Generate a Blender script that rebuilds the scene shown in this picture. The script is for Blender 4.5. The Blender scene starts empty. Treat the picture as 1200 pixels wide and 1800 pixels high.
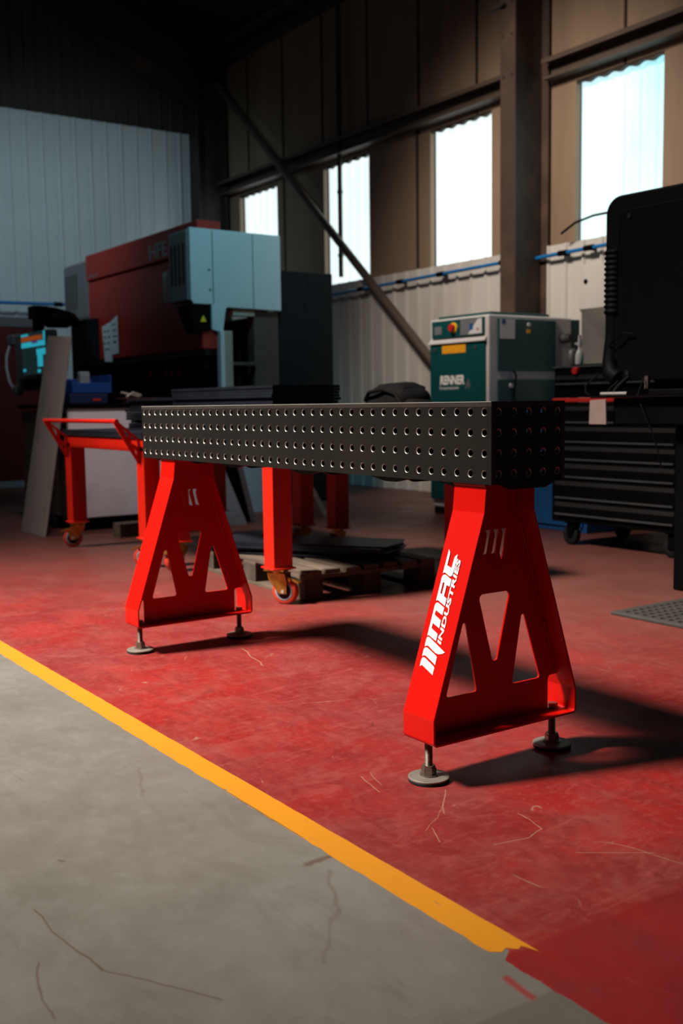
import bpy, bmesh, math, random
from mathutils import Vector, Matrix
random.seed(7)
S = bpy.context.scene
COL = S.collection
R = math.radians

# ------------------------------------------------------------------ camera, world, lights, exposure
cam_d = bpy.data.cameras.new('camera'); cam = bpy.data.objects.new('camera', cam_d); COL.objects.link(cam)
yaw, pit, rol = 2.53537, -0.10252, -0.01389
F = Vector((math.cos(pit)*math.cos(yaw), math.cos(pit)*math.sin(yaw), math.sin(pit)))
R0 = Vector((math.sin(yaw), -math.cos(yaw), 0)); U0 = R0.cross(F)
RR = R0*math.cos(rol)+U0*math.sin(rol); UU = -R0*math.sin(rol)+U0*math.cos(rol)
M4 = Matrix((RR, UU, -F)).transposed().to_4x4(); M4.translation = Vector((1.857, -1.725, 0.925))
cam.matrix_world = M4
cam_d.sensor_fit = 'VERTICAL'; cam_d.sensor_height = 36; cam_d.sensor_width = 24
cam_d.lens = 36.93; cam_d.clip_start = 0.05; cam_d.clip_end = 60
cam_d.dof.use_dof = True; cam_d.dof.focus_distance = 2.75; cam_d.dof.aperture_fstop = 3.6
S.camera = cam

W = bpy.data.worlds.new('world'); S.world = W; W.use_nodes = True
W.node_tree.nodes['Background'].inputs[0].default_value = (0.70, 0.72, 1.0, 1)
W.node_tree.nodes['Background'].inputs[1].default_value = 0.014

def look(o, tgt):
    o.rotation_euler = (Vector(tgt)-o.location).to_track_quat('-Z', 'Y').to_euler()
def spot(name, loc, tgt, power, col, size, blend, rad):
    d = bpy.data.lights.new(name, 'SPOT'); d.energy = power; d.color = col; d.spot_size = R(size); d.spot_blend = blend
    d.shadow_soft_size = rad
    o = bpy.data.objects.new(name, d); COL.objects.link(o); o.location = loc; look(o, tgt); return o
def area(name, loc, tgt, power, col, sx, sy):
    d = bpy.data.lights.new(name, 'AREA'); d.energy = power; d.color = col; d.shape = 'RECTANGLE'; d.size = sx; d.size_y = sy
    o = bpy.data.objects.new(name, d); COL.objects.link(o); o.location = loc; look(o, tgt); return o
# distant key spot matched to the bench shadows; its source is unseen
spot('key_spot', (-5.1, -8.5, 13.0), (-1.95, -0.15, 0.0), 50000, (1.0, 0.92, 0.83), 24.0, 1.0, 1.6)
spot('fill_spot', (-3.9, 0.6, 5.2), (-4.9, 5.2, 2.1), 1250, (1.0, 0.86, 0.72), 56, 1.0, 0.4)  # added warm fill for the window wall and compressor, no real lamp
spot('fill_spot', (-4.0, 2.0, 5.0), (-6.5, 3.0, 1.95), 300, (0.29, 0.82, 1.0), 40, .8, 0.5)  # added cyan fill that tints the press brake side cover
spot('fill_spot', (-6.6, -0.2, 5.1), (-11.0, 3.6, 2.1), 430, (0.64, 0.90, 1.0), 62, 1.0, 0.5)  # added cool fill to brighten the gable wall

spot('fill_spot', (-2.9, 0.4, 5.0), (-5.9, 1.6, 0.5), 420, (1.0, 0.92, 0.92), 30, 1.0, 0.4)  # added narrow fill to lift the white cabinet front
S.view_settings.view_transform = 'Standard'; S.view_settings.look = 'None'
S.view_settings.exposure = 0.0; S.view_settings.gamma = 1.0
S.view_settings.use_curve_mapping = False

# ------------------------------------------------------------------ materials
def new_mat(name):
    m = bpy.data.materials.new(name); m.use_nodes = True
    return m, m.node_tree, m.node_tree.nodes['Principled BSDF']
def N(nt, t, **kw):
    n = nt.nodes.new(t)
    for k, v in kw.items(): setattr(n, k, v)
    return n
def mat(name, col, rough=0.5, metal=0.0, var=0.12, scale=6.0, bump=0.0, bscale=60, stretch=(1,1,1), spec=0.5, dirt=None, dirt_amt=0.0, dirt_scale=3.0):
    m, nt, b = new_mat(name)
    tc = N(nt, 'ShaderNodeTexCoord'); mp = N(nt, 'ShaderNodeMapping'); nt.links.new(tc.outputs['Object'], mp.inputs['Vector'])
    mp.inputs['Scale'].default_value = stretch
    nz = N(nt, 'ShaderNodeTexNoise'); nz.inputs['Scale'].default_value = scale; nz.inputs['Detail'].default_value = 5
    nt.links.new(mp.outputs[0], nz.inputs['Vector'])
    mr = N(nt, 'ShaderNodeMapRange'); nt.links.new(nz.outputs['Fac'], mr.inputs[0])
    mr.inputs[1].default_value = 0.3; mr.inputs[2].default_value = 0.7; mr.inputs[3].default_value = 1-var; mr.inputs[4].default_value = 1+var
    mx = N(nt, 'ShaderNodeVectorMath', operation='SCALE'); mx.inputs[0].default_value = col
    nt.links.new(mr.outputs[0], mx.inputs['Scale'])
    out = mx.outputs[0]
    if dirt is not None:
        n2 = N(nt, 'ShaderNodeTexNoise'); n2.inputs['Scale'].default_value = dirt_scale; n2.inputs['Detail'].default_value = 8
        nt.links.new(mp.outputs[0], n2.inputs['Vector'])
        m2 = N(nt, 'ShaderNodeMapRange'); nt.links.new(n2.outputs['Fac'], m2.inputs[0])
        m2.inputs[1].default_value = 0.5; m2.inputs[2].default_value = 0.72; m2.inputs[3].default_value = 0; m2.inputs[4].default_value = dirt_amt
        mm = N(nt, 'ShaderNodeMix', data_type='RGBA'); nt.links.new(m2.outputs[0], mm.inputs[0]); nt.links.new(out, mm.inputs[6])
        mm.inputs[7].default_value = (*dirt, 1); out = mm.outputs[2]
    nt.links.new(out, b.inputs['Base Color'])
    b.inputs['Roughness'].default_value = rough; b.inputs['Metallic'].default_value = metal
    b.inputs['Specular IOR Level'].default_value = spec
    if bump > 0:
        n3 = N(nt, 'ShaderNodeTexNoise'); n3.inputs['Scale'].default_value = bscale; n3.inputs['Detail'].default_value = 4
        nt.links.new(mp.outputs[0], n3.inputs['Vector'])
        bp = N(nt, 'ShaderNodeBump'); bp.inputs['Strength'].default_value = bump; bp.inputs['Distance'].default_value = 0.004
        nt.links.new(n3.outputs['Fac'], bp.inputs['Height']); nt.links.new(bp.outputs[0], b.inputs['Normal'])
    return m
def emis(name, col, strength):
    m, nt, b = new_mat(name)
    nz = N(nt, 'ShaderNodeTexNoise'); nz.inputs['Scale'].default_value = 30
    mr = N(nt, 'ShaderNodeMapRange'); nt.links.new(nz.outputs['Fac'], mr.inputs[0]); mr.inputs[3].default_value = .8*strength; mr.inputs[4].default_value = 1.2*strength
    b.inputs['Base Color'].default_value = (0.02, 0.02, 0.02, 1); b.inputs['Emission Color'].default_value = (*col, 1)
    nt.links.new(mr.outputs[0], b.inputs['Emission Strength']); return m

RED = mat('red powder coat', (0.44, 0.0028, 0.0003), 0.36, var=0.05, scale=3, bump=0.04, bscale=180, spec=0.25)
REDD = mat('trolley red paint', (0.50, 0.009, 0.001), 0.42, var=0.10, scale=4, bump=0.05, bscale=120)
STEEL = mat('dark blackened steel', (0.011, 0.010, 0.0088), 0.45, spec=.3, metal=0.35, var=0.25, scale=2.2, bump=0.05, bscale=90, stretch=(1, 1, 2.2), dirt=(0.020, 0.015, 0.011), dirt_amt=0.6, dirt_scale=1.4)
BRIGHT = mat('bare machined steel', (0.42, 0.39, 0.35), 0.35, metal=0.5, var=0.1, scale=20)
BORE = mat('dark hole bore', (0.02, 0.018, 0.016), 0.45, metal=0.5)
EDGE = mat('ground steel edge', (0.055, 0.043, 0.036), 0.4, metal=0.5, var=0.2, scale=8)
ZINC = mat('zinc plated steel', (0.24, 0.205, 0.17), 0.38, metal=0.9, var=0.2, scale=25, dirt=(0.10, 0.05, 0.03), dirt_amt=0.5, dirt_scale=30)
DISC = mat('brushed foot plate steel', (0.22, 0.19, 0.16), 0.5, metal=0.55, var=0.15, scale=20)
RUBBER = mat('black rubber', (0.007, 0.007, 0.0075), 0.75, spec=.2, var=0.2, scale=20)
BRASS = mat('yellow zinc caster steel', (0.36, 0.16, 0.03), 0.33, metal=0.85, var=0.25, scale=18)
WHEELO = mat('orange polyurethane tread', (0.45, 0.030, 0.008), 0.45, var=0.1, scale=12)
HUB = mat('grey wheel hub', (0.20, 0.21, 0.24), 0.5, var=0.1, scale=12)
WHITE = mat('white vinyl lettering', (0.85, 0.84, 0.82), 0.45, var=0.02)
WOOD = mat('weathered pallet wood', (0.085, 0.058, 0.038), 0.8, var=0.35, scale=5, bump=0.4, bscale=30, stretch=(0.7, 5, 5), dirt=(0.02, 0.016, 0.012), dirt_amt=0.6, dirt_scale=4)
WOOD2 = mat('weathered pallet block wood', (0.045, 0.032, 0.022), 0.85, var=0.35, scale=9, bump=0.4, bscale=40, dirt=(0.012, 0.010, 0.008), dirt_amt=0.6, dirt_scale=6)
SHEET = mat('dark blue steel sheet', (0.012, 0.015, 0.022), 0.45, spec=.2, metal=0.2, var=0.25, scale=5)
BLACKM = mat('black painted metal', (0.0012, 0.0012, 0.0014), 0.6, var=0.3, scale=5, spec=0.06)
BLACKP = mat('black plastic', (0.0016, 0.0016, 0.0018), 0.6, var=0.25, scale=8, bump=0.05, spec=0.08)
GREYH = mat('grey drawer pull aluminium', (0.075, 0.078, 0.08), 0.45, metal=0.4, var=0.15, scale=10)
TEAL = mat('teal compressor paint', (0.001, 0.062, 0.068), 0.42, var=0.06, scale=3)
LGREY = mat('light grey compressor frame', (0.58, 0.56, 0.58), 0.5, var=0.06, scale=4)
ORANGE = mat('orange warning label', (0.85, 0.36, 0.01), 0.5, var=0.06)
YELLOW = mat('yellow knob ring', (0.85, 0.55, 0.02), 0.4, var=0.05)
REDK = mat('red plastic knob', (0.55, 0.02, 0.015), 0.4, var=0.05)
SILVER = mat('silver control display', (0.22, 0.23, 0.25), 0.4, metal=0.3, var=0.1)
BRED = mat('press brake red paint', (0.36, 0.018, 0.008), 0.5, var=0.1, scale=1.5, dirt=(0.16, 0.012, 0.008), dirt_amt=0.4, dirt_scale=1)
COVER = mat('pale grey machine cover', (0.50, 0.56, 0.58), 0.5, var=0.05, scale=2)
VENT = mat('mid grey vented cover', (0.17, 0.16, 0.165), 0.55, var=0.08, scale=4)
NAVY = mat('dark blue grey machine frame', (0.0045, 0.0065, 0.009), 0.55, spec=.2, var=0.15, scale=2)
BEIGE = mat('beige guard post paint', (0.36, 0.27, 0.23), 0.6, var=0.1)
BROWNM = mat('brown machine panel', (0.07, 0.045, 0.035), 0.6, var=0.2)
BLUEC = mat('blue cabinet paint', (0.004, 0.085, 0.26), 0.5, var=0.06)
BLUEP = mat('blue plastic crate', (0.004, 0.045, 0.22), 0.45, var=0.1)
PIPE = mat('blue air pipe', (0.01, 0.16, 0.45), 0.4, var=0.08)
CABW = mat('white enamel cabinet', (0.80, 0.74, 0.77), 0.5, var=0.06, scale=2, dirt=(0.30, 0.22, 0.2), dirt_amt=0.5, dirt_scale=2)
CABB = mat('brown cabinet side', (0.10, 0.07, 0.06), 0.6, var=0.15)
PAPER = mat('white paper', (0.62, 0.62, 0.64), 0.8, var=0.04)
INK = mat('black ink', (0.03, 0.03, 0.03), 0.8, var=0.05)
GALV = mat('bare sheet steel', (0.26, 0.235, 0.215), 0.5, metal=0.1, var=0.1, scale=3, stretch=(2, 2, .4), dirt=(0.10, 0.09, 0.08), dirt_amt=0.4, dirt_scale=5)
PLANK = mat('pale timber plank', (0.42, 0.36, 0.29), 0.75, var=0.2, scale=6, stretch=(3, 3, .5))
BLUSH = mat('pale blue sheet', (0.36, 0.48, 0.54), 0.5, var=0.1, scale=2)
GREYS = mat('grey blue sheet', (0.20, 0.235, 0.26), 0.55, var=0.12, scale=3)
FABRIC = mat('black bag fabric', (0.004, 0.0037, 0.0037), 0.8, spec=.1, var=0.3, scale=12, bump=0.5, bscale=120)
CARD = mat('pinkish cardboard', (0.22, 0.155, 0.135), 0.8, var=0.12, scale=9, bump=0.2)
PEND = mat('grey control panel housing', (0.105, 0.10, 0.105), 0.55, var=0.08)
GLASSY = mat('clear spray bottle', (0.85, 0.87, 0.80), 0.2, var=0.1)
MATR = mat('perforated rubber mat', (0.030, 0.025, 0.021), 0.8, var=0.15, scale=12)
DRED = mat('dark red cabinet paint', (0.07, 0.002, 0.002), 0.55, var=0.1)
CYAN = emis('cyan screen light', (0.03, 0.50, 0.65), 0.62)
ORNG = emis('orange screen light', (0.45, 0.09, 0.01), 0.45)
DSCR = emis('dark screen light', (0.02, 0.05, 0.055), 0.3)
PURP = emis('purple screen light', (0.10, 0.06, 0.35), 0.5)

LINER = mat('white liner cladding', (0.60, 0.58, 0.55), 0.5, var=0.05, scale=2, dirt=(0.38, 0.30, 0.24), dirt_amt=0.35, dirt_scale=1.6, stretch=(1, 1, .5))
GABLE = mat('white gable cladding', (0.52, 0.55, 0.56), 0.5, var=0.06, scale=1.2)
UPPER = mat('brown grey wall panel', (0.27, 0.185, 0.125), 0.65, var=0.12, scale=1.4, stretch=(2.5, 1, .35), dirt=(0.15, 0.10, 0.06), dirt_amt=0.5, dirt_scale=1.2)
DARKW = mat('dark upper gable cladding', (0.040, 0.030, 0.025), 0.7, var=0.1, scale=2)
ROOF = mat('dark roof sheeting', (0.022, 0.016, 0.012), 0.8, var=0.15, scale=1)
FRAME = mat('dark brown structural steel', (0.026, 0.019, 0.015), 0.6, var=0.2, scale=4, dirt=(0.10, 0.055, 0.03), dirt_amt=0.5)
COLST = mat('column steel', (0.055, 0.034, 0.025), 0.6, var=0.2, scale=3, dirt=(0.14, 0.075, 0.045), dirt_amt=0.5)
BRACE = mat('brace steel', (0.09, 0.062, 0.048), 0.55, var=0.15, scale=4)

# ------------------------------------------------------------------ mesh builder
class MB:
    def __init__(s): s.v = []; s.f = []; s.m = []; s.sm = []
    def add(s, vs, fs, mi=0, smooth=False):
        o = len(s.v); s.v += [tuple(v) for v in vs]
        for f in fs: s.f.append([i+o for i in f]); s.m.append(mi); s.sm.append(smooth)
        return s
    def box(s, x0, x1, y0, y1, z0, z1, mi=0):
        vs = [(x, y, z) for z in (z0, z1) for y in (y0, y1) for x in (x0, x1)]
        return s.add(vs, [(0, 2, 3, 1), (4, 5, 7, 6), (0, 1, 5, 4), (2, 6, 7, 3), (0, 4, 6, 2), (1, 3, 7, 5)], mi)
    def hexa(s, p, mi=0):   # 8 points: 4 bottom ccw, 4 top ccw
        return s.add(p, [(3, 2, 1, 0), (4, 5, 6, 7), (0, 1, 5, 4), (1, 2, 6, 5), (2, 3, 7, 6), (3, 0, 4, 7)], mi)
    def cyl(s, p0, p1, r0, r1=None, n=24, mi=0, caps=True, smooth=True):
        p0 = Vector(p0); p1 = Vector(p1); r1 = r0 if r1 is None else r1
        d = (p1-p0).normalized(); a = d.orthogonal().normalized(); b = d.cross(a)
        vs = []
        for p, r in ((p0, r0), (p1, r1)):
            for i in range(n):
                t = 2*math.pi*i/n; vs.append(p+(a*math.cos(t)+b*math.sin(t))*r)
        s.add(vs, [(i, (i+1) % n, n+(i+1) % n, n+i) for i in range(n)], mi, smooth)
        if caps: s.add(vs, [list(range(n))[::-1], list(range(n, 2*n))], mi)
        return s
    def lathe(s, c, axis, prof, n=32, mi=0, smooth=True):   # prof [(r, h)]
        c = Vector(c); d = Vector(axis).normalized(); a = d.orthogonal().normalized(); b = d.cross(a); vs = []
        for r, h in prof:
            for i in range(n):
                t = 2*math.pi*i/n; vs.append(c+d*h+(a*math.cos(t)+b*math.sin(t))*r)
        fs = [(k*n+i, k*n+(i+1) % n, (k+1)*n+(i+1) % n, (k+1)*n+i) for k in range(len(prof)-1) for i in range(n)]
        s.add(vs, fs, mi, smooth)
        s.add(vs[:n], [list(range(n))[::-1]], mi); s.add(vs[-n:], [list(range(n))], mi); return s
    def tube(s, pts, r, n=8, mi=0):
        pts = [Vector(p) for p in pts]; rings = []; prev = None
        for i, p in enumerate(pts):
            d = (pts[min(i+1, len(pts)-1)]-pts[max(i-1, 0)]).normalized()
            if prev is None: a = d.orthogonal().normalized()
            else: a = (prev-d*prev.dot(d)).normalized()
            prev = a; b = d.cross(a)
            rings.append([p+(a*math.cos(2*math.pi*k/n)+b*math.sin(2*math.pi*k/n))*r for k in range(n)])
        vs = [v for rg in rings for v in rg]
        s.add(vs, [(i*n+k, i*n+(k+1) % n, (i+1)*n+(k+1) % n, (i+1)*n+k) for i in range(len(pts)-1) for k in range(n)], mi, True)
        s.add(vs, [list(range(n))[::-1], list(range(len(vs)-n, len(vs)))], mi); return s
    def prism(s, poly, fn, d0, d1, mi=0):   # convex-ish polygon; fn(a,b,d) -> xyz
        n = len(poly); vs = [fn(a, b, d0) for a, b in poly]+[fn(a, b, d1) for a, b in poly]
        s.add(vs, [list(range(n))[::-1], list(range(n, 2*n))]+[(i, (i+1) % n, n+(i+1) % n, n+i) for i in range(n)], mi); return s
    def build(s, name, mats, parent=None, bev=0, smooth=None):
        me = bpy.data.meshes.new(name)
        off = parent_off(parent)
        me.from_pydata([tuple(Vector(v)-off) for v in s.v], [], s.f)
        if not isinstance(mats, (list, tuple)): mats = [mats]
        for m in mats: me.materials.append(m)
        for i, p in enumerate(me.polygons): p.material_index = s.m[i]; p.use_smooth = s.sm[i]
        bm = bmesh.new(); bm.from_mesh(me); bmesh.ops.recalc_face_normals(bm, faces=bm.faces); bm.to_mesh(me); bm.free()
        me.update()
        o = bpy.data.objects.new(name, me); COL.objects.link(o)
        if parent is not None: o.parent = parent
        if bev:
            b = o.modifiers.new('bevel', 'BEVEL'); b.width = bev; b.segments = 2; b.limit_method = 'ANGLE'; b.angle_limit = R(40)
        return o
def parent_off(p):
    """meshes are written in the coordinates of the root thing's frame; children of parts share it"""
    while p is not None and p.parent is not None: p = p.parent
    if p is None or p.get('_b') is None: return Vector((0, 0, 0))
    return Vector(p['_b'])
def thing(name, label, cat, loc, group=None, rz=0, local=False):
    o = bpy.data.objects.new(name, None); COL.objects.link(o); o.empty_display_size = .1
    o.location = loc; o.rotation_euler = (0, 0, rz); o['label'] = label; o['category'] = cat
    if group: o['group'] = group
    if not local: o['_b'] = tuple(loc)
    return o
def tag(o, label, cat, group=None):
    o['label'] = label; o['category'] = cat
    if group: o['group'] = group
    return o
def struct(o): o['kind'] = 'structure'; return o
def recenter(o, loc):
    """put a single-mesh thing's origin at its base"""
    o.data.transform(Matrix.Translation(-Vector(loc))); o.location = loc; return o

def rounded(poly, r, n=5):
    out = []
    L = len(poly)
    for i in range(L):
        rr = r[i] if isinstance(r, (list, tuple)) else r
        p = Vector(poly[i]); a = Vector(poly[i-1])-p; b = Vector(poly[(i+1) % L])-p
        if rr <= 0: out.append(tuple(p)); continue
        ang = a.angle(b); t = min(rr/math.tan(ang/2), a.length*.45, b.length*.45); rr = t*math.tan(ang/2)
        pa = p+a.normalized()*t; pb = p+b.normalized()*t
        c = p+(a.normalized()+b.normalized()).normalized()*(rr/math.sin(ang/2))
        a0 = math.atan2(pa.y-c.y, pa.x-c.x); a1 = math.atan2(pb.y-c.y, pb.x-c.x); d = (a1-a0+math.pi) % (2*math.pi)-math.pi
        for k in range(n+1):
            t_ = a0+d*k/n; out.append((c.x+math.cos(t_)*rr, c.y+math.sin(t_)*rr))
    return out
def eval_mesh(ob):
    dg = bpy.context.evaluated_depsgraph_get(); return bpy.data.meshes.new_from_object(ob.evaluated_get(dg))
def sheet(name, loops, origin, ux, uy, thick, mt, parent=None, z0=0.0):
    """flat plate cut from outline loops (first loops outer, inner ones holes by even-odd fill)"""
    cu = bpy.data.curves.new(name, 'CURVE'); cu.dimensions = '2D'; cu.fill_mode = 'BOTH'; cu.extrude = thick/2
    for lp in loops:
        sp = cu.splines.new('POLY'); sp.points.add(len(lp)-1)
        for i, (a, b) in enumerate(lp): sp.points[i].co = (a, b, 0, 1)
        sp.use_cyclic_u = True
    ob = bpy.data.objects.new(name, cu); COL.objects.link(ob)
    me = eval_mesh(ob); bpy.data.objects.remove(ob)
    ux = Vector(ux).normalized(); uy = Vector(uy).normalized(); uz = ux.cross(uy)
    M = Matrix((ux, uy, uz)).transposed().to_4x4(); M.translation = Vector(origin)-parent_off(parent)+uz*z0
    me.transform(M); me.materials.clear(); me.materials.append(mt)
    bm = bmesh.new(); bm.from_mesh(me); bmesh.ops.remove_doubles(bm, verts=bm.verts, dist=1e-6); bm.to_mesh(me); bm.free()
    o = bpy.data.objects.new(name, me); COL.objects.link(o)
    if parent: o.parent = parent
    return o
def text(name, body, size, origin, ux, uy, mt, parent=None, width=None, height=None, shear=0, offset=0.0, thick=0.0006):
    cu = bpy.data.curves.new(name, 'FONT'); cu.body = body; cu.size = size; cu.extrude = thick/2; cu.offset = offset; cu.resolution_u = 3
    ob = bpy.data.objects.new(name, cu); COL.objects.link(ob)
    me = eval_mesh(ob); bpy.data.objects.remove(ob)
    xs = [v.co.x for v in me.vertices]; ys = [v.co.y for v in me.vertices]
    x0, x1, y0, y1 = min(xs), max(xs), min(ys), max(ys)
    sx = width/(x1-x0) if width else 1; sy = height/(y1-y0) if height else 1
    for v in me.vertices:
        a = (v.co.x-x0)*sx; b = (v.co.y-y0)*sy; v.co.x = a+shear*b; v.co.y = b
    ux = Vector(ux).normalized(); uy = Vector(uy).normalized(); uz = ux.cross(uy)
    M = Matrix((ux, uy, uz)).transposed().to_4x4(); M.translation = Vector(origin)-parent_off(parent)+uz*(thick/2)
    me.transform(M); me.materials.clear(); me.materials.append(mt)
    o = bpy.data.objects.new(name, me); COL.objects.link(o)
    if parent: o.parent = parent
    return o

# ------------------------------------------------------------------ floor
def floor_material():
    m, nt, b = new_mat('painted workshop floor'); L = nt.links.new
    geo = N(nt, 'ShaderNodeNewGeometry'); P = geo.outputs['Position']
    sep = N(nt, 'ShaderNodeSeparateXYZ'); L(P, sep.inputs[0])
    def noise(sc, det=5, stretch=(1, 1, 1), rot=0, dist=0, rough=.55):
        mp = N(nt, 'ShaderNodeMapping'); L(P, mp.inputs[0]); mp.inputs['Scale'].default_value = stretch; mp.inputs['Rotation'].default_value = (0, 0, rot)
        n = N(nt, 'ShaderNodeTexNoise'); L(mp.outputs[0], n.inputs['Vector']); n.inputs['Scale'].default_value = sc
        n.inputs['Detail'].default_value = det; n.inputs['Distortion'].default_value = dist; n.inputs['Roughness'].default_value = rough; return n.outputs['Fac']
    def rng(x, a, b_, c=0, d=1):
        r = N(nt, 'ShaderNodeMapRange'); L(x, r.inputs[0])
        for i, v in enumerate((a, b_, c, d)): r.inputs[i+1].default_value = v
        return r.outputs[0]
    def math_(op, a, b_=None, c=None):
        n = N(nt, 'ShaderNodeMath', operation=op)
        for i, v in enumerate((a, b_, c)):
            if v is None: continue
            if isinstance(v, (int, float)): n.inputs[i].default_value = v
            else: L(v, n.inputs[i])
        return n.outputs[0]
    def mix(f, a, b_):
        n = N(nt, 'ShaderNodeMix', data_type='RGBA')
        if isinstance(f, (int, float)): n.inputs[0].default_value = f
        else: L(f, n.inputs[0])
        for i, v in ((6, a), (7, b_)):
            if isinstance(v, tuple): n.inputs[i].default_value = (*v, 1)
            else: L(v, n.inputs[i])
        return n.outputs[2]
    def seg(ax, ay, bx, by, w, wob=.012, fl=1):   # mask round a scratch from a to b
        nn = math_('MULTIPLY', math_('SUBTRACT', noise(7, 3), .5), wob*2)
        px = math_('SUBTRACT', math_('ADD', sep.outputs[0], nn), ax); py = math_('SUBTRACT', math_('ADD', sep.outputs[1], nn), ay)
        dx, dy = bx-ax, by-ay; l2 = dx*dx+dy*dy
        t = math_('DIVIDE', math_('ADD', math_('MULTIPLY', px, dx), math_('MULTIPLY', py, dy)), l2)
        c = N(nt, 'ShaderNodeClamp'); L(t, c.inputs[0]); t = c.outputs[0]
        qx = math_('SUBTRACT', px, math_('MULTIPLY', t, dx)); qy = math_('SUBTRACT', py, math_('MULTIPLY', t, dy))
        d = math_('SQRT', math_('ADD', math_('MULTIPLY', qx, qx), math_('MULTIPLY', qy, qy)))
        return rng(d, w, w*.3, 0, fl)
    x, y = sep.outputs[0], sep.outputs[1]
    # red paint
    big = noise(1.3, 4, dist=.6); med = noise(5, 6, dist=.8)
    red = mix(rng(big, .40, .60), (0.2000, 0.0090, 0.0065), (0.1500, 0.0130, 0.0120))
    red = mix(rng(med, .45, .7, 0, .6), red, (0.1700, 0.0425, 0.0350))
    red = mix(rng(noise(2.6, 8, rough=.7), .5, .66, 0, .5), red, (0.1000, 0.0060, 0.0060))
    # fine scuffs in several directions
    red = mix(rng(noise(4.5, 7, (1, 3.2, 1), .7, 1.4, .65), .47, .62, 0, .55), red, (0.115, 0.007, 0.007))
    red = mix(rng(noise(5.5, 7, (3, 1, 1), .4, 1.6, .7), .52, .66, 0, .32), red, (0.24, 0.055, 0.045))
    red = mix(rng(noise(38, 4, rough=.8), .5, .75, 0, .35), red, (0.24, 0.07, 0.055))
    for sc, w_, g0, amt in ((2.3, .0045, .56, .7), (5.5, .007, .60, .6), (11, .012, .62, .5), (3.4, .006, .6, -.6)):
        nv = N(nt, 'ShaderNodeTexNoise'); L(P, nv.inputs['Vector']); nv.inputs['Scale'].default_value = sc*.45; nv.inputs['Detail'].default_value = 2
        vm = N(nt, 'ShaderNodeVectorMath', operation='MULTIPLY_ADD'); L(nv.outputs['Color'], vm.inputs[0]); vm.inputs[1].default_value = (.9, .9, 0); L(P, vm.inputs[2])
        vo = N(nt, 'ShaderNodeTexVoronoi', feature='DISTANCE_TO_EDGE'); L(vm.outputs[0], vo.inputs['Vector']); vo.inputs['Scale'].default_value = sc
        s_ = math_('MULTIPLY', rng(vo.outputs['Distance'], w_, w_*.3, 0, abs(amt)), rng(noise(sc*1.3, 4, rough=.7), g0, g0+.06))
        red = mix(s_, red, (0.24, 0.13, 0.085) if amt > 0 else (0.07, 0.005, 0.006))
    for s_ in SCRATCHES: red = mix(seg(*s_), red, (0.25, 0.15, 0.09))
    back = rng(math_('SUBTRACT', y, math_('MULTIPLY', x, .4)), .9, 2.9)                      # older, dusty paint towards the machines, also darkened where the light pool fades
    red = mix(math_('MULTIPLY', back, .85), red, (0.112, 0.043, 0.032))
    patch = rng(math_('ADD', math_('ADD', x, math_('MULTIPLY', y, -.04)), math_('MULTIPLY', noise(9, 3), .02)), .655, .668)
    red = mix(math_('MULTIPLY', patch, .85), red, mix(rng(med, .4, .7), (0.1650, 0.0060, 0.0060), (0.1100, 0.0070, 0.0065)))
    # bare concrete
    g = mix(rng(big, .35, .65), (0.1075, 0.1000, 0.0860), (0.1300, 0.1235, 0.1100))
    g = mix(rng(med, .45, .8, 0, .4), g, (0.0750, 0.0675, 0.0575))
    g = mix(rng(noise(3.5, 8, (1, 2.5, 1), .9, 1.3, .7), .48, .64, 0, .35), g, (0.085, 0.076, 0.064))
    g = mix(rng(noise(14, 8, rough=.7), .5, .8, 0, .5), g, (0.1550, 0.1500, 0.1375))
    for rot, sc in ((.3, 5), (2.2, 6)):
        g = mix(math_('MULTIPLY', rng(noise(sc, 2, (1, 16, 1), rot, dist=.5), .66, .72, 0, .5), rng(noise(1.7, 2), .47, .6)), g, (0.0650, 0.0550, 0.0450))
    for s_ in CRACKS: g = mix(seg(*s_), g, (0.0650, 0.0375, 0.0250))
    g = mix(seg(.141, -.625, .132, -.572, .012, .02, .85), g, (0.075, 0.046, 0.030))
    g = mix(rng(math_('ADD', x, math_('MULTIPLY', y, -.03)), .765, .77, 0, .55), g, (0.0750, 0.0625, 0.0475))
    g = mix(seg(.68, -.60, .745, -.604, .011, .006, .9), g, (0.1800, 0.0225, 0.0175))
    edge = math_('ADD', y, math_('MULTIPLY', math_('SUBTRACT', noise(30, 3), .5), .012))
    isred = rng(math_('ADD', edge, math_('MULTIPLY', rng(x, .62, .64), .028)), -.536, -.534)
    col = mix(isred, g, red)
    L(col, b.inputs['Base Color'])
    L(rng(noise(3.5, 5), .3, .7, .36, .6), b.inputs['Roughness']); b.inputs['Specular IOR Level'].default_value = .35
    bp = N(nt, 'ShaderNodeBump'); bp.inputs['Strength'].default_value = .12; bp.inputs['Distance'].default_value = .003
    L(noise(60, 6), bp.inputs['Height']); L(bp.outputs[0], b.inputs['Normal'])
    return m
CRACKS = [(-.006, -1.14, .132, -1.136, .0025, .02, .8), (.132, -1.136, .268, -1.122, .003, .02, .8), (.268, -1.122, .337, -1.077, .0025, .02, .8), (.337, -1.077, .465, -1.0, .0025, .02, .8),
          (.178, -1.2, .358, -1.232, .003, .02, .7), (-.184, -1.027, -.176, -1.023, .008, .01, .6), (-.599, -.666, -.406, -.737, .006, .03, .25),
          (.183, -.611, .325, -.698, .006, .03, .35), (.325, -.698, .463, -.812, .005, .03, .3)]
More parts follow.
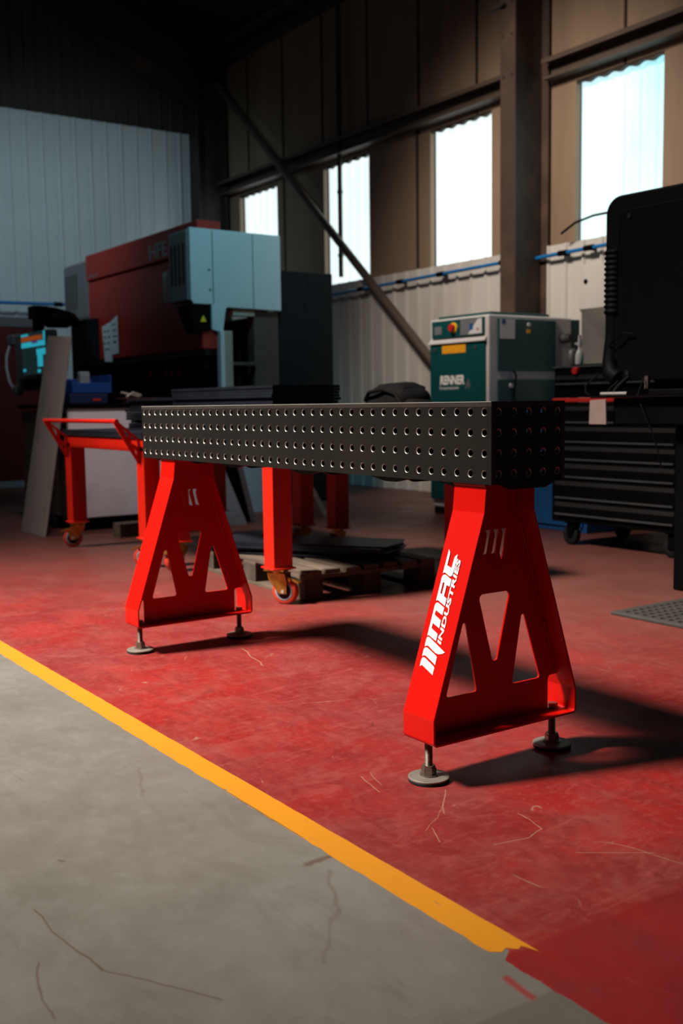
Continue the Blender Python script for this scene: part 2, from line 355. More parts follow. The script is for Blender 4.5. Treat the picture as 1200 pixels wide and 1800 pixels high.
SCRATCHES = [(.202, -.098, .29, -.12, .0016, .02, .8), (.29, -.12, .306, -.18, .0016, .02, .8), (.306, -.18, .29, -.26, .0016, .02, .7),
             (-.205, -.246, -.096, -.275, .0018, .01, .8), (-.22, -.21, -.13, -.24, .0014, .01, .6), (-1.603, .202, -1.325, .131, .003, .02, .8),
             (.145, -.308, .214, -.341, .0018, .01, .7), (.05, -.20, .15, -.33, .0014, .02, .5), (.42, -.15, .52, -.02, .002, .02, .5)]
fl = MB().box(-13, 6, -8, 5.6, -.1, 0).build('floor', floor_material()); struct(fl)

def line_mat():
    m, nt, b = new_mat('worn yellow line paint'); L = nt.links.new
    geo = N(nt, 'ShaderNodeNewGeometry')
    def nz(sc, det, a, b_, c, d, st=(1, 1, 1), rot=0):
        mp = N(nt, 'ShaderNodeMapping'); L(geo.outputs['Position'], mp.inputs[0]); mp.inputs['Scale'].default_value = st; mp.inputs['Rotation'].default_value = (0, 0, rot)
        n = N(nt, 'ShaderNodeTexNoise'); L(mp.outputs[0], n.inputs['Vector']); n.inputs['Scale'].default_value = sc; n.inputs['Detail'].default_value = det; n.inputs['Roughness'].default_value = .65
        r = N(nt, 'ShaderNodeMapRange'); L(n.outputs['Fac'], r.inputs[0])
        for i, v in enumerate((a, b_, c, d)): r.inputs[i+1].default_value = v
        return r.outputs[0]
    c = (0.43, 0.165, 0.002, 1); cur = None
    for f, k in ((nz(4, 6, .45, .75, 0, .5), (0.38, 0.13, 0.006, 1)), (nz(7, 3, .64, .68, 0, .5, (1, 10, 1), .5), (0.17, 0.11, 0.05, 1)), (nz(10, 8, .66, .70, 0, .8), (0.13, 0.11, 0.08, 1))):
        x = N(nt, 'ShaderNodeMix', data_type='RGBA'); L(f, x.inputs[0])
        if cur is None: x.inputs[6].default_value = c
        else: L(cur, x.inputs[6])
        x.inputs[7].default_value = k; cur = x.outputs[2]
    L(cur, b.inputs['Base Color']); b.inputs['Roughness'].default_value = .5; return m
top = []; bot = []
xx = -9.0
while xx < .60:
    top.append((xx, -.497+random.uniform(-.001, .001))); bot.append((xx, -.566+random.uniform(-.0022, .0022))); xx += .03
for yy, dx in ((-.497, .655), (-.508, .622), (-.52, .628), (-.535, .612), (-.55, .618), (-.566, .604)): top.append((dx, yy))
lp = top+bot[::-1]
ln = sheet('floor_marking_line', [lp], (0, 0, .0004), (1, 0, 0), (0, 1, 0), .0008, line_mat())
tag(ln, 'worn yellow painted line between red floor and bare grey concrete', 'floor line')

# ------------------------------------------------------------------ walls
def corr(mb, a0, a1, z0, z1, pitch, depth, fn, rib=.06, th=.004, mi=0):
    """trapezoid ribbed sheet; fn(a, d, z)"""
    pts = []; a = a0
    while a < a1-1e-6:
        e = min(a+pitch, a1); pts += [(a, 0), (e-rib, 0), (e-rib*.72, depth), (e-rib*.28, depth)]; a = e
    pts.append((a1, 0)); n = len(pts)
    pts = [(p, d) for p, d in pts if p <= a1+1e-6]; n = len(pts)
    vs = [fn(p, d, z) for z in (z0, z1) for p, d in pts]+[fn(p, d-th, z) for z in (z0, z1) for p, d in pts]
    fs = []
    for i in range(n-1):
        fs += [(i, i+1, n+i+1, n+i), (2*n+i, 3*n+i, 3*n+i+1, 2*n+i+1), (i, 2*n+i, 2*n+i+1, i+1), (n+i, n+i+1, 3*n+i+1, 3*n+i)]
    fs += [(0, n, 3*n, 2*n), (n-1, 3*n-1, 4*n-1, 2*n-1)]
    mb.add(vs, fs, mi); return mb
GX = -11.05
# right wall (y = 5.3): lower liner, upper panels with four translucent windows
mb = MB()
corr(mb, GX, 3.2, 0, 2.30, .205, .022, lambda a, d, z: (a, 5.27-d, z), rib=.045)
mb.build('wall_right_liner', LINER)
bpy.data.objects['wall_right_liner'].name = 'wall_right'; wr = bpy.data.objects['wall_right']; struct(wr)
WX = [(-10.53, -9.59), (-8.55, -7.66), (-6.61, -5.71), (-4.65, -3.73), (-2.7, -1.75), (-.75, .2), (1.2, 2.15)]
mb = MB()
xs = [GX-.3]
for a, b_ in WX: xs += [a, b_]
xs.append(3.2)
for i in range(0, len(xs), 2): mb.box(xs[i], xs[i+1], 5.30, 5.36, 2.25, 3.66)
mb.box(GX-.3, 3.2, 5.30, 5.36, 0, 2.25)
# upper row: separate panels with a recessed joint
px = [-11.4, -10.26, -9.41, -8.55, -7.67, -6.79, -5.91, -5.04, -4.12, -3.2, -2.3, -1.4, -.5, .4, 1.3, 3.2]
for a, b_ in zip(px, px[1:]): mb.box(a+.012, b_-.012, 5.30, 5.35, 3.66, 5.75)
mb.box(GX-.3, 3.2, 5.335, 5.36, 3.66, 5.75)
w = mb.build('wall_right_upper', UPPER, bev=.006); w.name = 'wall_back'; struct(w)
# joints between windows too: thin cover strips beside each opening
mb = MB()
for a in (-9.41, -6.79-.02, -5.04): mb.box(a-.012, a+.012, 5.285, 5.30, 2.31, 3.7)
for a in (-10.26, -9.41, -8.55, -7.67, -6.79, -5.91, -5.04, -4.12): mb.box(a-.010, a+.010, 5.288, 5.30, 3.9, 5.75)
struct(mb.build('trim_1', FRAME))
def pane_mat():
    m, nt, b = new_mat('daylit translucent sheet'); L = nt.links.new
    geo = N(nt, 'ShaderNodeNewGeometry'); sp = N(nt, 'ShaderNodeSeparateXYZ'); L(geo.outputs['Position'], sp.inputs[0])
    nz = N(nt, 'ShaderNodeTexNoise'); nz.inputs['Scale'].default_value = 2.5; nz.inputs['Detail'].default_value = 6; L(geo.outputs['Position'], nz.inputs['Vector'])
    rx = N(nt, 'ShaderNodeMapRange'); L(sp.outputs[0], rx.inputs[0]); rx.inputs[1].default_value = -5.5; rx.inputs[2].default_value = -3.6; rx.inputs[3].default_value = 0; rx.inputs[4].default_value = 1
    ml = N(nt, 'ShaderNodeMath', operation='MULTIPLY_ADD'); L(nz.outputs['Fac'], ml.inputs[0]); ml.inputs[1].default_value = .6; L(rx.outputs[0], ml.inputs[2])
    mx = N(nt, 'ShaderNodeMix', data_type='RGBA'); 
    cl = N(nt, 'ShaderNodeMapRange'); L(ml.outputs[0], cl.inputs[0]); cl.inputs[1].default_value = .35; cl.inputs[2].default_value = 1.35
    L(cl.outputs[0], mx.inputs[0]); mx.inputs[6].default_value = (0.86, 1.0, 1.0, 1); mx.inputs[7].default_value = (0.30, 0.78, 0.88, 1)
    b.inputs['Base Color'].default_value = (.5, .6, .6, 1); L(mx.outputs[2], b.inputs['Emission Color']); b.inputs['Emission Strength'].default_value = 1.0
    b.inputs['Roughness'].default_value = .5; return m
PANE = pane_mat()
for i, (a, b_) in enumerate(WX):
    mb = MB(); corr(mb, a-.02, b_+.02, 2.2, 3.70, .165, .02, lambda p, d, z: (p, 5.395-d, z), rib=.05)
    struct(mb.build('window_%d' % (i+1), PANE))
    # scalloped filler above each pane
    n = 60; vs = []; fs = []
    pl = [(a+(b_-a)*k/n, 3.635+.010*math.sin(k/n*(b_-a)/.165*2*math.pi)) for k in range(n+1)]
    mb = MB()
    for k in range(n):
        (x0, za), (x1, zb) = pl[k], pl[k+1]
        mb.hexa([(x0, 5.31, za), (x1, 5.31, zb), (x1, 5.35, zb), (x0, 5.35, za), (x0, 5.31, 3.70), (x1, 5.31, 3.70), (x1, 5.35, 3.70), (x0, 5.35, 3.70)])
    struct(mb.build('trim_%d' % (i+20), FRAME))

# gable wall (x = -11.05)
mb = MB(); corr(mb, -8, 4.86, 0, 4.49, .205, .02, lambda a, d, z: (GX+.03+d, a, z), rib=.04)
struct(mb.build('wall_left', GABLE))
mb = MB(); corr(mb, -8, 5.36, 4.4, 8.6, .16, .02, lambda a, d, z: (GX-.04+d, a, z), rib=.04); mb.box(GX-.16, GX-.08, -8, 5.36, 0, 8.6)
struct(mb.build('wall_gable', DARKW)); bpy.data.objects['wall_gable'].name = 'wall_far'
# fasteners in rows on the gable cladding
mb = MB()
for zz in (2.35, 3.35, 3.0):
    for k in range(26):
        mb.cyl((GX+.03, 4.70-k*.205, zz), (GX+.036, 4.70-k*.205, zz), .010, n=8)
struct(mb.build('trim_2', GREYH))
# roof
def roof_z(y): return 5.62+(5.36-y)*.42
mb = MB(); mb.hexa([(-11.4, -3, roof_z(-3)+.1), (4, -3, roof_z(-3)+.1), (4, 5.5, 5.66), (-11.4, 5.5, 5.66), (-11.4, -3, roof_z(-3)+.2), (4, -3, roof_z(-3)+.2), (4, 5.5, 5.76), (-11.4, 5.5, 5.76)])
struct(mb.build('ceiling', ROOF))

# steel frame members, each its own thing
def ibeam(mb, p0, p1, up, h, w, tf=.014, tw=.010):
    p0 = Vector(p0); p1 = Vector(p1); d = (p1-p0).normalized(); up = Vector(up); up = (up-d*up.dot(d)).normalized(); s = d.cross(up)
    def bx(a0, a1, b0, b1):
        P_ = [p0+s*a+up*b for a, b in ((a0, b0), (a1, b0), (a1, b1), (a0, b1))]; Q = [p+(p1-p0) for p in P_]
        mb.hexa(P_+Q)
    bx(-w/2, w/2, h/2-tf, h/2); bx(-w/2, w/2, -h/2, -h/2+tf); bx(-tw/2, tw/2, -h/2+tf, h/2-tf)
col = thing('steel_column', 'tall brown steel column between the two rightmost windows', 'column', (-5.02, 5.05, 0))
mb = MB(); ibeam(mb, (-5.02, 5.06, 0), (-5.02, 5.06, 5.7), (0, 1, 0), .42, .18, .016, .012); mb.build('column_shaft', COLST, col)
mb = MB()
for zz in (4.06, 4.32, 3.72, 4.6):
    for dx in (-.05, .05): mb.cyl((-5.02+dx, 4.842, zz), (-5.02+dx, 4.852, zz), .014, n=6)
mb.build('bolt', FRAME, col)
MB().box(-5.20, -5.03, 4.80, 4.85, 4.30, 4.32).build('bracket', FRAME, col)
col = thing('steel_column', 'dark steel column in the corner where the two walls meet', 'column', (-10.9, 5.03, 0))
mb = MB(); ibeam(mb, (-10.87, 5.03, 0), (-10.87, 5.03, 5.6), (0, 1, 0), .42, .26); mb.build('column_shaft', FRAME, col)
mb = MB(); ibeam(mb, (-10.87, 5.2, 5.05), (-10.87, -3, 5.05+8.2*.42), (0, 0, 1), .42, .2)
mb.prism([(5.2, 4.6), (3.2, 5.55), (5.2, 5.1)], lambda a, b, d: (d, a, b), -10.90, -10.84)
tag(recenter(mb.build('roof_rafter', FRAME), (-10.87, 5.2, 5.05)), 'dark sloping roof rafter along the top of the far wall', 'roof beam')
mb = MB(); ibeam(mb, (-11.0, 5.18, 5.44), (4, 5.18, 5.44), (0, 0, 1), .16, .2)
tag(recenter(mb.build('eave_beam', FRAME), (-11, 5.18, 5.44)), 'dark horizontal eave beam at the top of the window wall', 'roof beam')
for k, xx in enumerate((-5.02,)):
    mb = MB(); ibeam(mb, (xx, 5.1, 5.25), (xx, -3, 5.25+8.1*.42), (0, 0, 1), .42, .18)
    tag(recenter(mb.build('roof_rafter', FRAME), (xx, 5.1, 5.25)), 'roof rafter rising from the column between the windows', 'roof beam')
for xa, xb, lb in ((-10.85, -5.12, 'long horizontal wall rail above the three left windows'), (-4.92, 3.2, 'horizontal wall rail above the rightmost window')):
    mb = MB()
    mb.prism([(5.30, 3.71), (5.17, 3.71), (5.17, 3.73), (5.275, 3.73), (5.275, 3.86), (5.16, 3.86), (5.16, 3.84), (5.15, 3.84), (5.15, 3.88), (5.30, 3.88)], lambda a, b, d: (d, a, b), xa, xb)
    tag(recenter(mb.build('wall_rail', BRACE), (xa, 5.2, 3.71)), lb, 'wall rail', 'steel rails above the windows')
d = Vector((-6.46, 5.10, 1.43))-Vector((-10.53, 5.10, 4.94)); a = Vector((-10.70, 5.10, 5.087)); b_ = Vector((-6.2, 5.10, 1.205))
mb = MB(); mb.cyl(a, b_, .045, n=20)
tag(recenter(mb.build('diagonal_brace', BRACE), (-6.2, 5.1, 1.2)), 'round steel brace slanting down across the window wall', 'brace')
mb = MB(); mb.cyl((-8.104, 5.22, 2.36), (-8.104, 5.22, 5.4), .026, n=14)
for zz in (2.6, 3.3, 4.4): mb.cyl((-8.104, 5.22, zz-.015), (-8.104, 5.22, zz+.015), .034, n=14)
tag(recenter(mb.build('conduit_pipe', FRAME), (-8.104, 5.22, 2.36)), 'thin dark vertical conduit in front of the second window from left', 'pipe')

# blue air line with clips
def air_pipe(name, pts, r, label, clips):
    t = thing(name, label, 'pipe', pts[0])
    MB().tube(pts, r, 12).build('pipe_run', PIPE, t)
    for c, ax in clips:
        c = Vector(c); a = Vector(ax); MB().cyl(c-a*.05, c+a*.05, r*1.45, n=12).box(c.x-.015, c.x+.015, c.y-.015, c.y+.07, c.z-.02, c.z+.02).build('pipe_clip', BLACKP, t)
    return t
air_pipe('air_pipe', [(-8.75, 5.17, 2.16), (-7.5, 5.17, 2.18), (-6, 5.17, 2.20), (-5.14, 5.17, 2.21)], .017, 'blue compressed air pipe along the white cladding left of column', [((-8.45, 5.17, 2.165), (1, 0, 0)), ((-7.65, 5.17, 2.18), (1, 0, 0)), ((-6.95, 5.17, 2.187), (1, 0, 0)), ((-6.3, 5.17, 2.195), (1, 0, 0)), ((-5.4, 5.17, 2.207), (1, 0, 0))])
air_pipe('air_pipe', [(-5.2, 5.20, 2.19), (-4.9, 5.19, 2.20), (-3, 5.17, 2.23)], .017, 'blue compressed air pipe right of the column under rightmost window', [((-4.68, 5.187, 2.203), (1, 0, 0)), ((-4.38, 5.183, 2.21), (1, 0, 0)), ((-3.6, 5.18, 2.22), (1, 0, 0))])
air_pipe('air_pipe', [(-10.85, -2.5, 2.13), (-10.85, 3.1, 2.19)], .020, 'blue air pipe on the far white wall behind the control panel', [((-10.85, 1.0, 2.168), (0, 1, 0)), ((-10.85, 2.9, 2.187), (0, 1, 0))])
mb = MB(); mb.tube([(-4.66, 5.14, 2.36), (-4.5, 5.14, 2.43), (-4.3, 5.14, 2.46), (-4.05, 5.14, 2.46), (-3.8, 5.14, 2.44)], .011)
tag(recenter(mb.build('wall_cable', BLACKP), (-4.4, 5.14, 2.2)), 'black cable looping along the sill of the rightmost window', 'cable')

# ------------------------------------------------------------------ welding bench
bench = thing('welding_bench', 'long perforated black steel welding bench on two red trestle legs', 'workbench', (-1, .0865, 0))
def perf(mb, us, vs_, fn, t, r, pitch_u, pitch_v, uedge, vedge, seg=20, bore=3):
    """perforated plate; fn(u, v, w): w=0 is the outer face, w=t the inner; slot 0 plate, 1 hole rim"""
    ch = .0015
    for iu, u in enumerate(us):
        for iv, v in enumerate(vs_):
            u0 = uedge[0] if iu == 0 else u-pitch_u/2; u1 = uedge[1] if iu == len(us)-1 else u+pitch_u/2
            v0 = vedge[0] if iv == 0 else v-pitch_v/2; v1 = vedge[1] if iv == len(vs_)-1 else v+pitch_v/2
            sq = []; c0 = []; c1 = []
            for k in range(seg):
                an = 2*math.pi*(k+.5)/seg; cx, cy = math.cos(an), math.sin(an)
                c1.append((u+cx*r, v+cy*r)); c0.append((u+cx*(r+ch), v+cy*(r+ch)))
                tx = ((u1-u) if cx > 0 else (u0-u))/cx if abs(cx) > 1e-9 else 1e9
                ty = ((v1-v) if cy > 0 else (v0-v))/cy if abs(cy) > 1e-9 else 1e9
                tt = min(tx, ty); sq.append((u+cx*tt, v+cy*tt))
            # corners
            ring = []
            for k in range(seg):
                ring.append((sq[k], k))
            P0 = [fn(a, b, 0) for a, b in sq]; P1 = [fn(a, b, 0) for a, b in c0]; P2 = [fn(a, b, ch) for a, b in c1]
            P3 = [fn(a, b, t) for a, b in c1]; P4 = [fn(a, b, t) for a, b in sq]
            V = P0+P1+P2+P3+P4; n = seg
            corners = {}
            faces0 = []; faces2 = []
            for k in range(n):
                k2 = (k+1) % n
                a, b = sq[k], sq[k2]
                if abs(a[0]-b[0]) > 1e-7 and abs(a[1]-b[1]) > 1e-7:
                    cu_ = u1 if (a[0]+b[0])/2 > u else u0; cv_ = v1 if (a[1]+b[1])/2 > v else v0
                    i0 = len(V); V.append(fn(cu_, cv_, 0)); V.append(fn(cu_, cv_, t))
                    faces0.append((k, i0, k2, n+k2, n+k)); faces2.append((4*n+k, 3*n+k, 3*n+k2, 4*n+k2, i0+1))
                else:
                    faces0.append((k, k2, n+k2, n+k)); faces2.append((4*n+k, 3*n+k, 3*n+k2, 4*n+k2))
            o = len(mb.v); mb.v += V
            for f in faces0+faces2: mb.f.append([i+o for i in f]); mb.m.append(0); mb.sm.append(False)
            for k in range(n):
                k2 = (k+1) % n
                mb.f.append([o+n+k, o+n+k2, o+2*n+k2, o+2*n+k]); mb.m.append(1); mb.sm.append(True)
                mb.f.append([o+2*n+k, o+2*n+k2, o+3*n+k2, o+3*n+k]); mb.m.append(bore); mb.sm.append(True)
    # rim faces of the plate
    (a0, a1), (b0, b1) = uedge, vedge
    for p, q in (((a0, b0), (a1, b0)), ((a1, b0), (a1, b1)), ((a1, b1), (a0, b1)), ((a0, b1), (a0, b0))):
        mb.add([fn(*p, 0), fn(*q, 0), fn(*q, t), fn(*p, t)], [(0, 1, 2, 3)], 2)
H = .926; T = .012
hx = [-1.975+.05*i for i in range(40)]
hz = [H-.175+.05*i for i in range(4)]
mats = [STEEL, BRIGHT, EDGE, BORE]
mb = MB(); perf(mb, hx, [.025+.05*i for i in range(5)], lambda u, v, w: (u, v, H-w), T, .008, .05, .05, (-2, 0), (0, .25), 16); mb.build('top_plate', mats, bench)
MB().box(-2, 0, -.0008, .0012, H-.0016, H+.0003).build('polished_edge', BRIGHT, bench)
mb = MB(); perf(mb, hx, hz, lambda u, v, w: (u, w, v), T, .0082, .05, .05, (-2, 0), (H-.2, H-T), 20); mb.build('front_panel', mats, bench)
mb = MB(); perf(mb, hx, hz, lambda u, v, w: (u, .25-w, v), T, .0082, .05, .05, (-2, 0), (H-.2, H-T), 12); mb.build('back_panel', mats, bench)
for xx, s_ in ((-.0015, -1), (-1.9985, 1)):
    mb = MB(); perf(mb, [.025+.05*i for i in range(5)], hz, lambda u, v, w: (xx+s_*w, u, v), T, .0082, .05, .05, (T, .25-T), (H-.2, H-T), 20)
    mb.prism([(.03, H-.2), (.065, H-.214), (.185, H-.214), (.22, H-.2)], lambda a, b, d: (d, a, b), min(xx, xx+s_*T), max(xx, xx+s_*T))
    mb.build('end_panel', mats, bench)
for xx in (-.36, -.76, -1.24, -1.64):
    mb = MB(); mb.box(xx-.005, xx+.005, T, .25-T, H-.18, H-T)
    mb.prism([(T, H-.18), (T, H-.2), (.05, H-.213), (.2, H-.213), (.25-T, H-.2), (.25-T, H-.18)], lambda a, b, d: (d, a, b), xx-.005, xx+.005)
    mb.build('inner_rib', STEEL, bench)
# shallow arched braces whose ends show under the front panel
for xx in (-.13, -.42, -.85, -1.3):
    mb = MB(); mb.prism([(xx-.10, H-.2), (xx-.02, H-.213), (xx+.03, H-.213), (xx+.10, H-.2)], lambda a, b, d: (a, d, b), .014, .024)
    mb.build('lower_gusset', STEEL, bench)

LOGO = [
[[-0.1237, 0.1163], [-0.1239, 0.133], [-0.1214, 0.138], [-0.1163, 0.1403], [-0.1096, 0.1386], [-0.0754, 0.126], [-0.0708, 0.1236], [-0.0709, 0.1044], [-0.0749, 0.1063], [-0.1119, 0.1193], [-0.1176, 0.1207]],
[[-0.1238, 0.142], [-0.124, 0.1588], [-0.1213, 0.1632], [-0.1152, 0.1652], [-0.1097, 0.1642], [-0.0758, 0.1523], [-0.0707, 0.1489], [-0.0702, 0.1292], [-0.0741, 0.1318], [-0.1102, 0.1448], [-0.1165, 0.1456]],
[[-0.1232, 0.1662], [-0.1232, 0.1847], [-0.1217, 0.19], [-0.1172, 0.1916], [-0.1105, 0.1897], [-0.0464, 0.1651], [-0.0546, 0.1602], [-0.0635, 0.1577], [-0.0716, 0.157], [-0.0796, 0.1582], [-0.11, 0.1697], [-0.1162, 0.1703]],
[[-0.1231, 0.1936], [-0.122, 0.2702], [-0.1205, 0.2755], [-0.1157, 0.2785], [-0.1105, 0.2782], [-0.0866, 0.2701], [-0.0864, 0.2512], [-0.1139, 0.2597], [-0.1149, 0.2483], [-0.0874, 0.2377], [-0.0863, 0.2184], [-0.1137, 0.2272], [-0.1147, 0.2141], [-0.0874, 0.2038], [-0.0875, 0.1861], [-0.115, 0.1951], [-0.1193, 0.196]],
[[-0.1217, 0.2823], [-0.1207, 0.342], [-0.1191, 0.3475], [-0.1128, 0.3503], [-0.1083, 0.3499], [-0.0845, 0.341], [-0.0852, 0.3231], [-0.0969, 0.3259], [-0.0973, 0.297], [-0.086, 0.2934], [-0.0858, 0.2748], [-0.112, 0.2838], [-0.1173, 0.2844]],
[[-0.1207, 0.3522], [-0.1192, 0.4145], [-0.1142, 0.4087], [-0.1119, 0.4022], [-0.112, 0.3741], [-0.0935, 0.3686], [-0.0925, 0.3938], [-0.0902, 0.3993], [-0.0837, 0.4049], [-0.0833, 0.3977], [-0.0842, 0.3582], [-0.0858, 0.3508], [-0.0906, 0.3483], [-0.095, 0.3487], [-0.1115, 0.3548], [-0.1168, 0.3553]],
[[-0.1131, 0.3309], [-0.1055, 0.33], [-0.1056, 0.3001], [-0.1134, 0.3029]],
]
def foot_mesh(cx, cy):
    mb = MB()
    mb.lathe((cx, cy, 0), (0, 0, 1), [(.050, 0), (.0505, .002), (.0505, .007), (.049, .008)], 40, 1)
    mb.lathe((cx, cy, .008), (0, 0, 1), [(.051, 0), (.051, .0035), (.049, .0045), (.022, .0055), (.021, .0075)], 40, 0, False)
    mb.cyl((cx, cy, .016), (cx, cy, .033), .0190, n=6, mi=2, smooth=False)
    mb.cyl((cx, cy, .012), (cx, cy, .017), .0225, n=24, mi=2)
    mb.cyl((cx, cy, .033), (cx, cy, .039), .0165, n=6, mi=2, smooth=False)
    prof = []; z = .03
    while z < .118: prof += [(.0102, z), (.0080, z+.0016)]; z += .0032
    mb.lathe((cx, cy, 0), (0, 0, 1), prof, 18, 2, False)
    mb.cyl((cx, cy, .107), (cx, cy, .121), .0150, n=6, mi=2, smooth=False)
    mb.cyl((cx, cy, .1072), (cx, cy, .1085), .018, n=20, mi=2)
    return mb
def trestle(xc, lab, mirror=False):
    xf, xb = xc+.0585, xc-.0585
    outer = [(.010, .726), (.003, .656), (-.159, .168), (-.159, .101), (.331, .101), (.331, .168), (.173, .656), (.173, .726)]
    outl = rounded(outer, [0, .02, .02, .012, .012, .02, .02, 0], 5)
    tt = .006
    # inner offset loop
    def offset(poly, t):
        out = []; n = len(poly)
        for i in range(n):
            p = Vector(poly[i]); a = poly[i-1] if i > 0 else None; b = poly[i+1] if i < n-1 else None
            ns = []
            if a is not None: e = p-Vector(a); ns.append(Vector((-e.y, e.x)).normalized())
            if b is not None: e = Vector(b)-p; ns.append(Vector((-e.y, e.x)).normalized())
            nn = sum(ns, Vector((0, 0))).normalized(); k = 1/max(.5, nn.dot(ns[0])); out.append(tuple(p+nn*t*k))
        return out
    inn = offset(outl, tt)
    mb = MB(); n = len(outl)
    V = [(xf, a, b) for a, b in outl]+[(xf, a, b) for a, b in inn]+[(xb, a, b) for a, b in outl]+[(xb, a, b) for a, b in inn]
    fs = []
    for i in range(n-1): fs += [(i, i+1, n+i+1, n+i), (2*n+i, 3*n+i, 3*n+i+1, 2*n+i+1), (i, 2*n+i, 2*n+i+1, i+1), (n+i, n+i+1, 3*n+i+1, 3*n+i)]
    fs += [(0, n, 3*n, 2*n), (n-1, 3*n-1, 4*n-1, 2*n-1)]
    mb.add(V, fs); mb.box(xb, xf, .006, .167, .720, .726)
    leg = mb.build('trestle_leg', RED, bench, bev=.0012)
    leg['label'] = lab
    # web with cut-outs
    k = [(.003, .722), (.003, .655), (-.156+.003, .170), (-.153, .205)]
    web_o = [(.0165, .722), (.0095, .656), (-.1455, .199), (-.108, .199), (-.108, .106), (.281, .106), (.281, .199), (.3175, .199), (.169, .656), (.169, .722)]
    web_o = rounded(web_o, [0, .01, .004, .012, 0, 0, .012, .004, .01, 0])
    mid = rounded([(.034, .444), (.144, .444), (.098, .268), (.082, .268)], [.012, .012, .009, .009])
    lt = rounded([(-.011, .400), (.030, .197), (-.074, .197)], [.007, .008, .008])
    rt = rounded([(.187, .398), (.253, .197), (.150, .197)], [.007, .008, .008])
    bars = []
    for i in range(2):
        o_ = i*.027
        bars.append([(.057+o_, .604), (.061+o_, .6055), (.077+o_, .606), (.0755+o_, .590), (.066+o_, .5455), (.049+o_, .5425), (.0535+o_, .551), (.0625+o_, .590), (.061+o_, .600)])
    bars.append([(.111, .604), (.115, .6055), (.130, .606), (.1285, .588), (.1225, .552), (.113, .521), (.1055, .545), (.1165, .590), (.115, .600)])
    if mirror: bars = [[(.1865-a, b) for a, b in br][::-1] for br in bars]
    wb = sheet('web_plate', [web_o, mid, lt, rt]+bars, (xc, 0, 0), (0, 1, 0), (0, 0, 1), .006, RED, leg)
    for cy in (-.128, .300):
        f = foot_mesh(xc+.001, cy).build('levelling_foot', [DISC, RUBBER, ZINC], leg)
    # weld fillets between web and flange
    mb = MB()
    for (a, b_) in (((.014, .70), (.011, .665)), ((.168, .70), (.168, .66)), ((.176, .62), (.243, .41)), ((.262, .35), (.309, .21))):
        MB().tube([(xc+.005, a[0]+(b_[0]-a[0])*k/6, a[1]+(b_[1]-a[1])*k/6) for k in range(7)], .0032, 6).build('weld_bead', RED, leg)
    MB().tube([(xc+.005, .02, .1085), (xc+.005, .2, .1085)], .003, 6).build('weld_bead', RED, leg)
    return leg
leg_near = trestle(-.0865, 'red trestle leg carrying the white logo and lettering')
leg_far = trestle(-1.7975, 'plain red trestle leg without lettering', True)
# logo on the sloping flange: (x, s) with s measured up the slope from the lower kink
sl = Vector((0, .159, .488)).normalized(); Nn = Vector((0, -.488, .159)).normalized()
O = Vector((0, -.159, .168))
uxv = Vector((1, 0, 0)); nrm = uxv.cross(sl)
for i, lp in enumerate(LOGO[:6]):
    loops = [lp]
    if i == 4: loops.append(LOGO[6])
    sheet('logo_mark', loops, O+nrm*.0002, uxv, sl, .0004, WHITE, leg_near)
a = Vector((-.0668, .1800)); b_ = Vector((-.0668, .3950))
to3 = lambda p: O+uxv*p[0]+sl*p[1]
text('lettering', 'INDUSTRIES', .03, to3(a), sl, -uxv, WHITE, leg_near, width=.211, height=.0150, shear=.33, offset=.0008, thick=.0004)

# ------------------------------------------------------------------ casters and trolleys (local coordinates)
def caster(parent, x, y, ang, rw=.062, zt=.165, brake=True, tread=WHEELO):
    c = MB()
    ca, sa = math.cos(ang), math.sin(ang)
    def T_(px, py, pz): return (x+px*ca-py*sa, y+px*sa+py*ca, pz)
    ox = -.035
    for s_ in (-1, 1):
        pl = [(-.045, zt-.022), (.045, zt-.022), (.040, zt-.05), (ox+.022, rw-.012), (ox-.018, rw-.012), (-.055, zt-.06)]
        c.prism(pl, lambda a, b, d: T_(a, d, b), s_*.027-.0015, s_*.027+.0015)
    c.prism([(-.045, zt-.026), (.045, zt-.026), (.045, zt-.020), (-.045, zt-.020)], lambda a, b, d: T_(a, d, b), -.028, .028)
    c.cyl((x, y, zt-.022), (x, y, zt-.008), .032, n=24); 
    P = [T_(a, b, zt-.008) for a, b in ((-.052, -.052), (.052, -.052), (.052, .052), (-.052, .052))]; Q = [(p[0], p[1], zt) for p in P]; c.hexa(P+Q)
    o = c.build('caster', BRASS, parent)
    w_ = MB(); cx = Vector(T_(ox, 0, rw)); axv = Vector((-sa, ca, 0))
    w_.lathe(cx-axv*.019, axv, [(rw-.016, 0), (rw-.004, .001), (rw, .005), (rw, .033), (rw-.004, .037), (rw-.016, .038)], 40, 0)
    w_.lathe(cx-axv*.0195, axv, [(.012, 0), (rw-.022, 0), (rw-.0165, .0), (rw-.0165, .039), (rw-.022, .039), (.012, .039)], 36, 1)
    w_.lathe(cx-axv*.0205, axv, [(.018, 0), (rw-.026, .0), (rw-.026, .041), (.018, .041)], 36, 2)
    w_.cyl(cx-axv*.034, cx+axv*.034, .0085, n=12, mi=3)
    w_.build('wheel', [tread, HUB, RUBBER, BRIGHT], o)
    if brake:
        b = MB(); b.prism([(-.04, zt-.035), (-.085, zt-.045), (-.112, zt-.060), (-.108, zt-.066), (-.08, zt-.054), (-.04, zt-.047)], lambda a, b2, d: T_(a, d, b2), -.018, .018)
        b.cyl(T_(-.07, -.03, zt-.05), T_(-.07, .03, zt-.05), .006, n=10)
        b.build('brake_lever', BRASS, o)
    return o
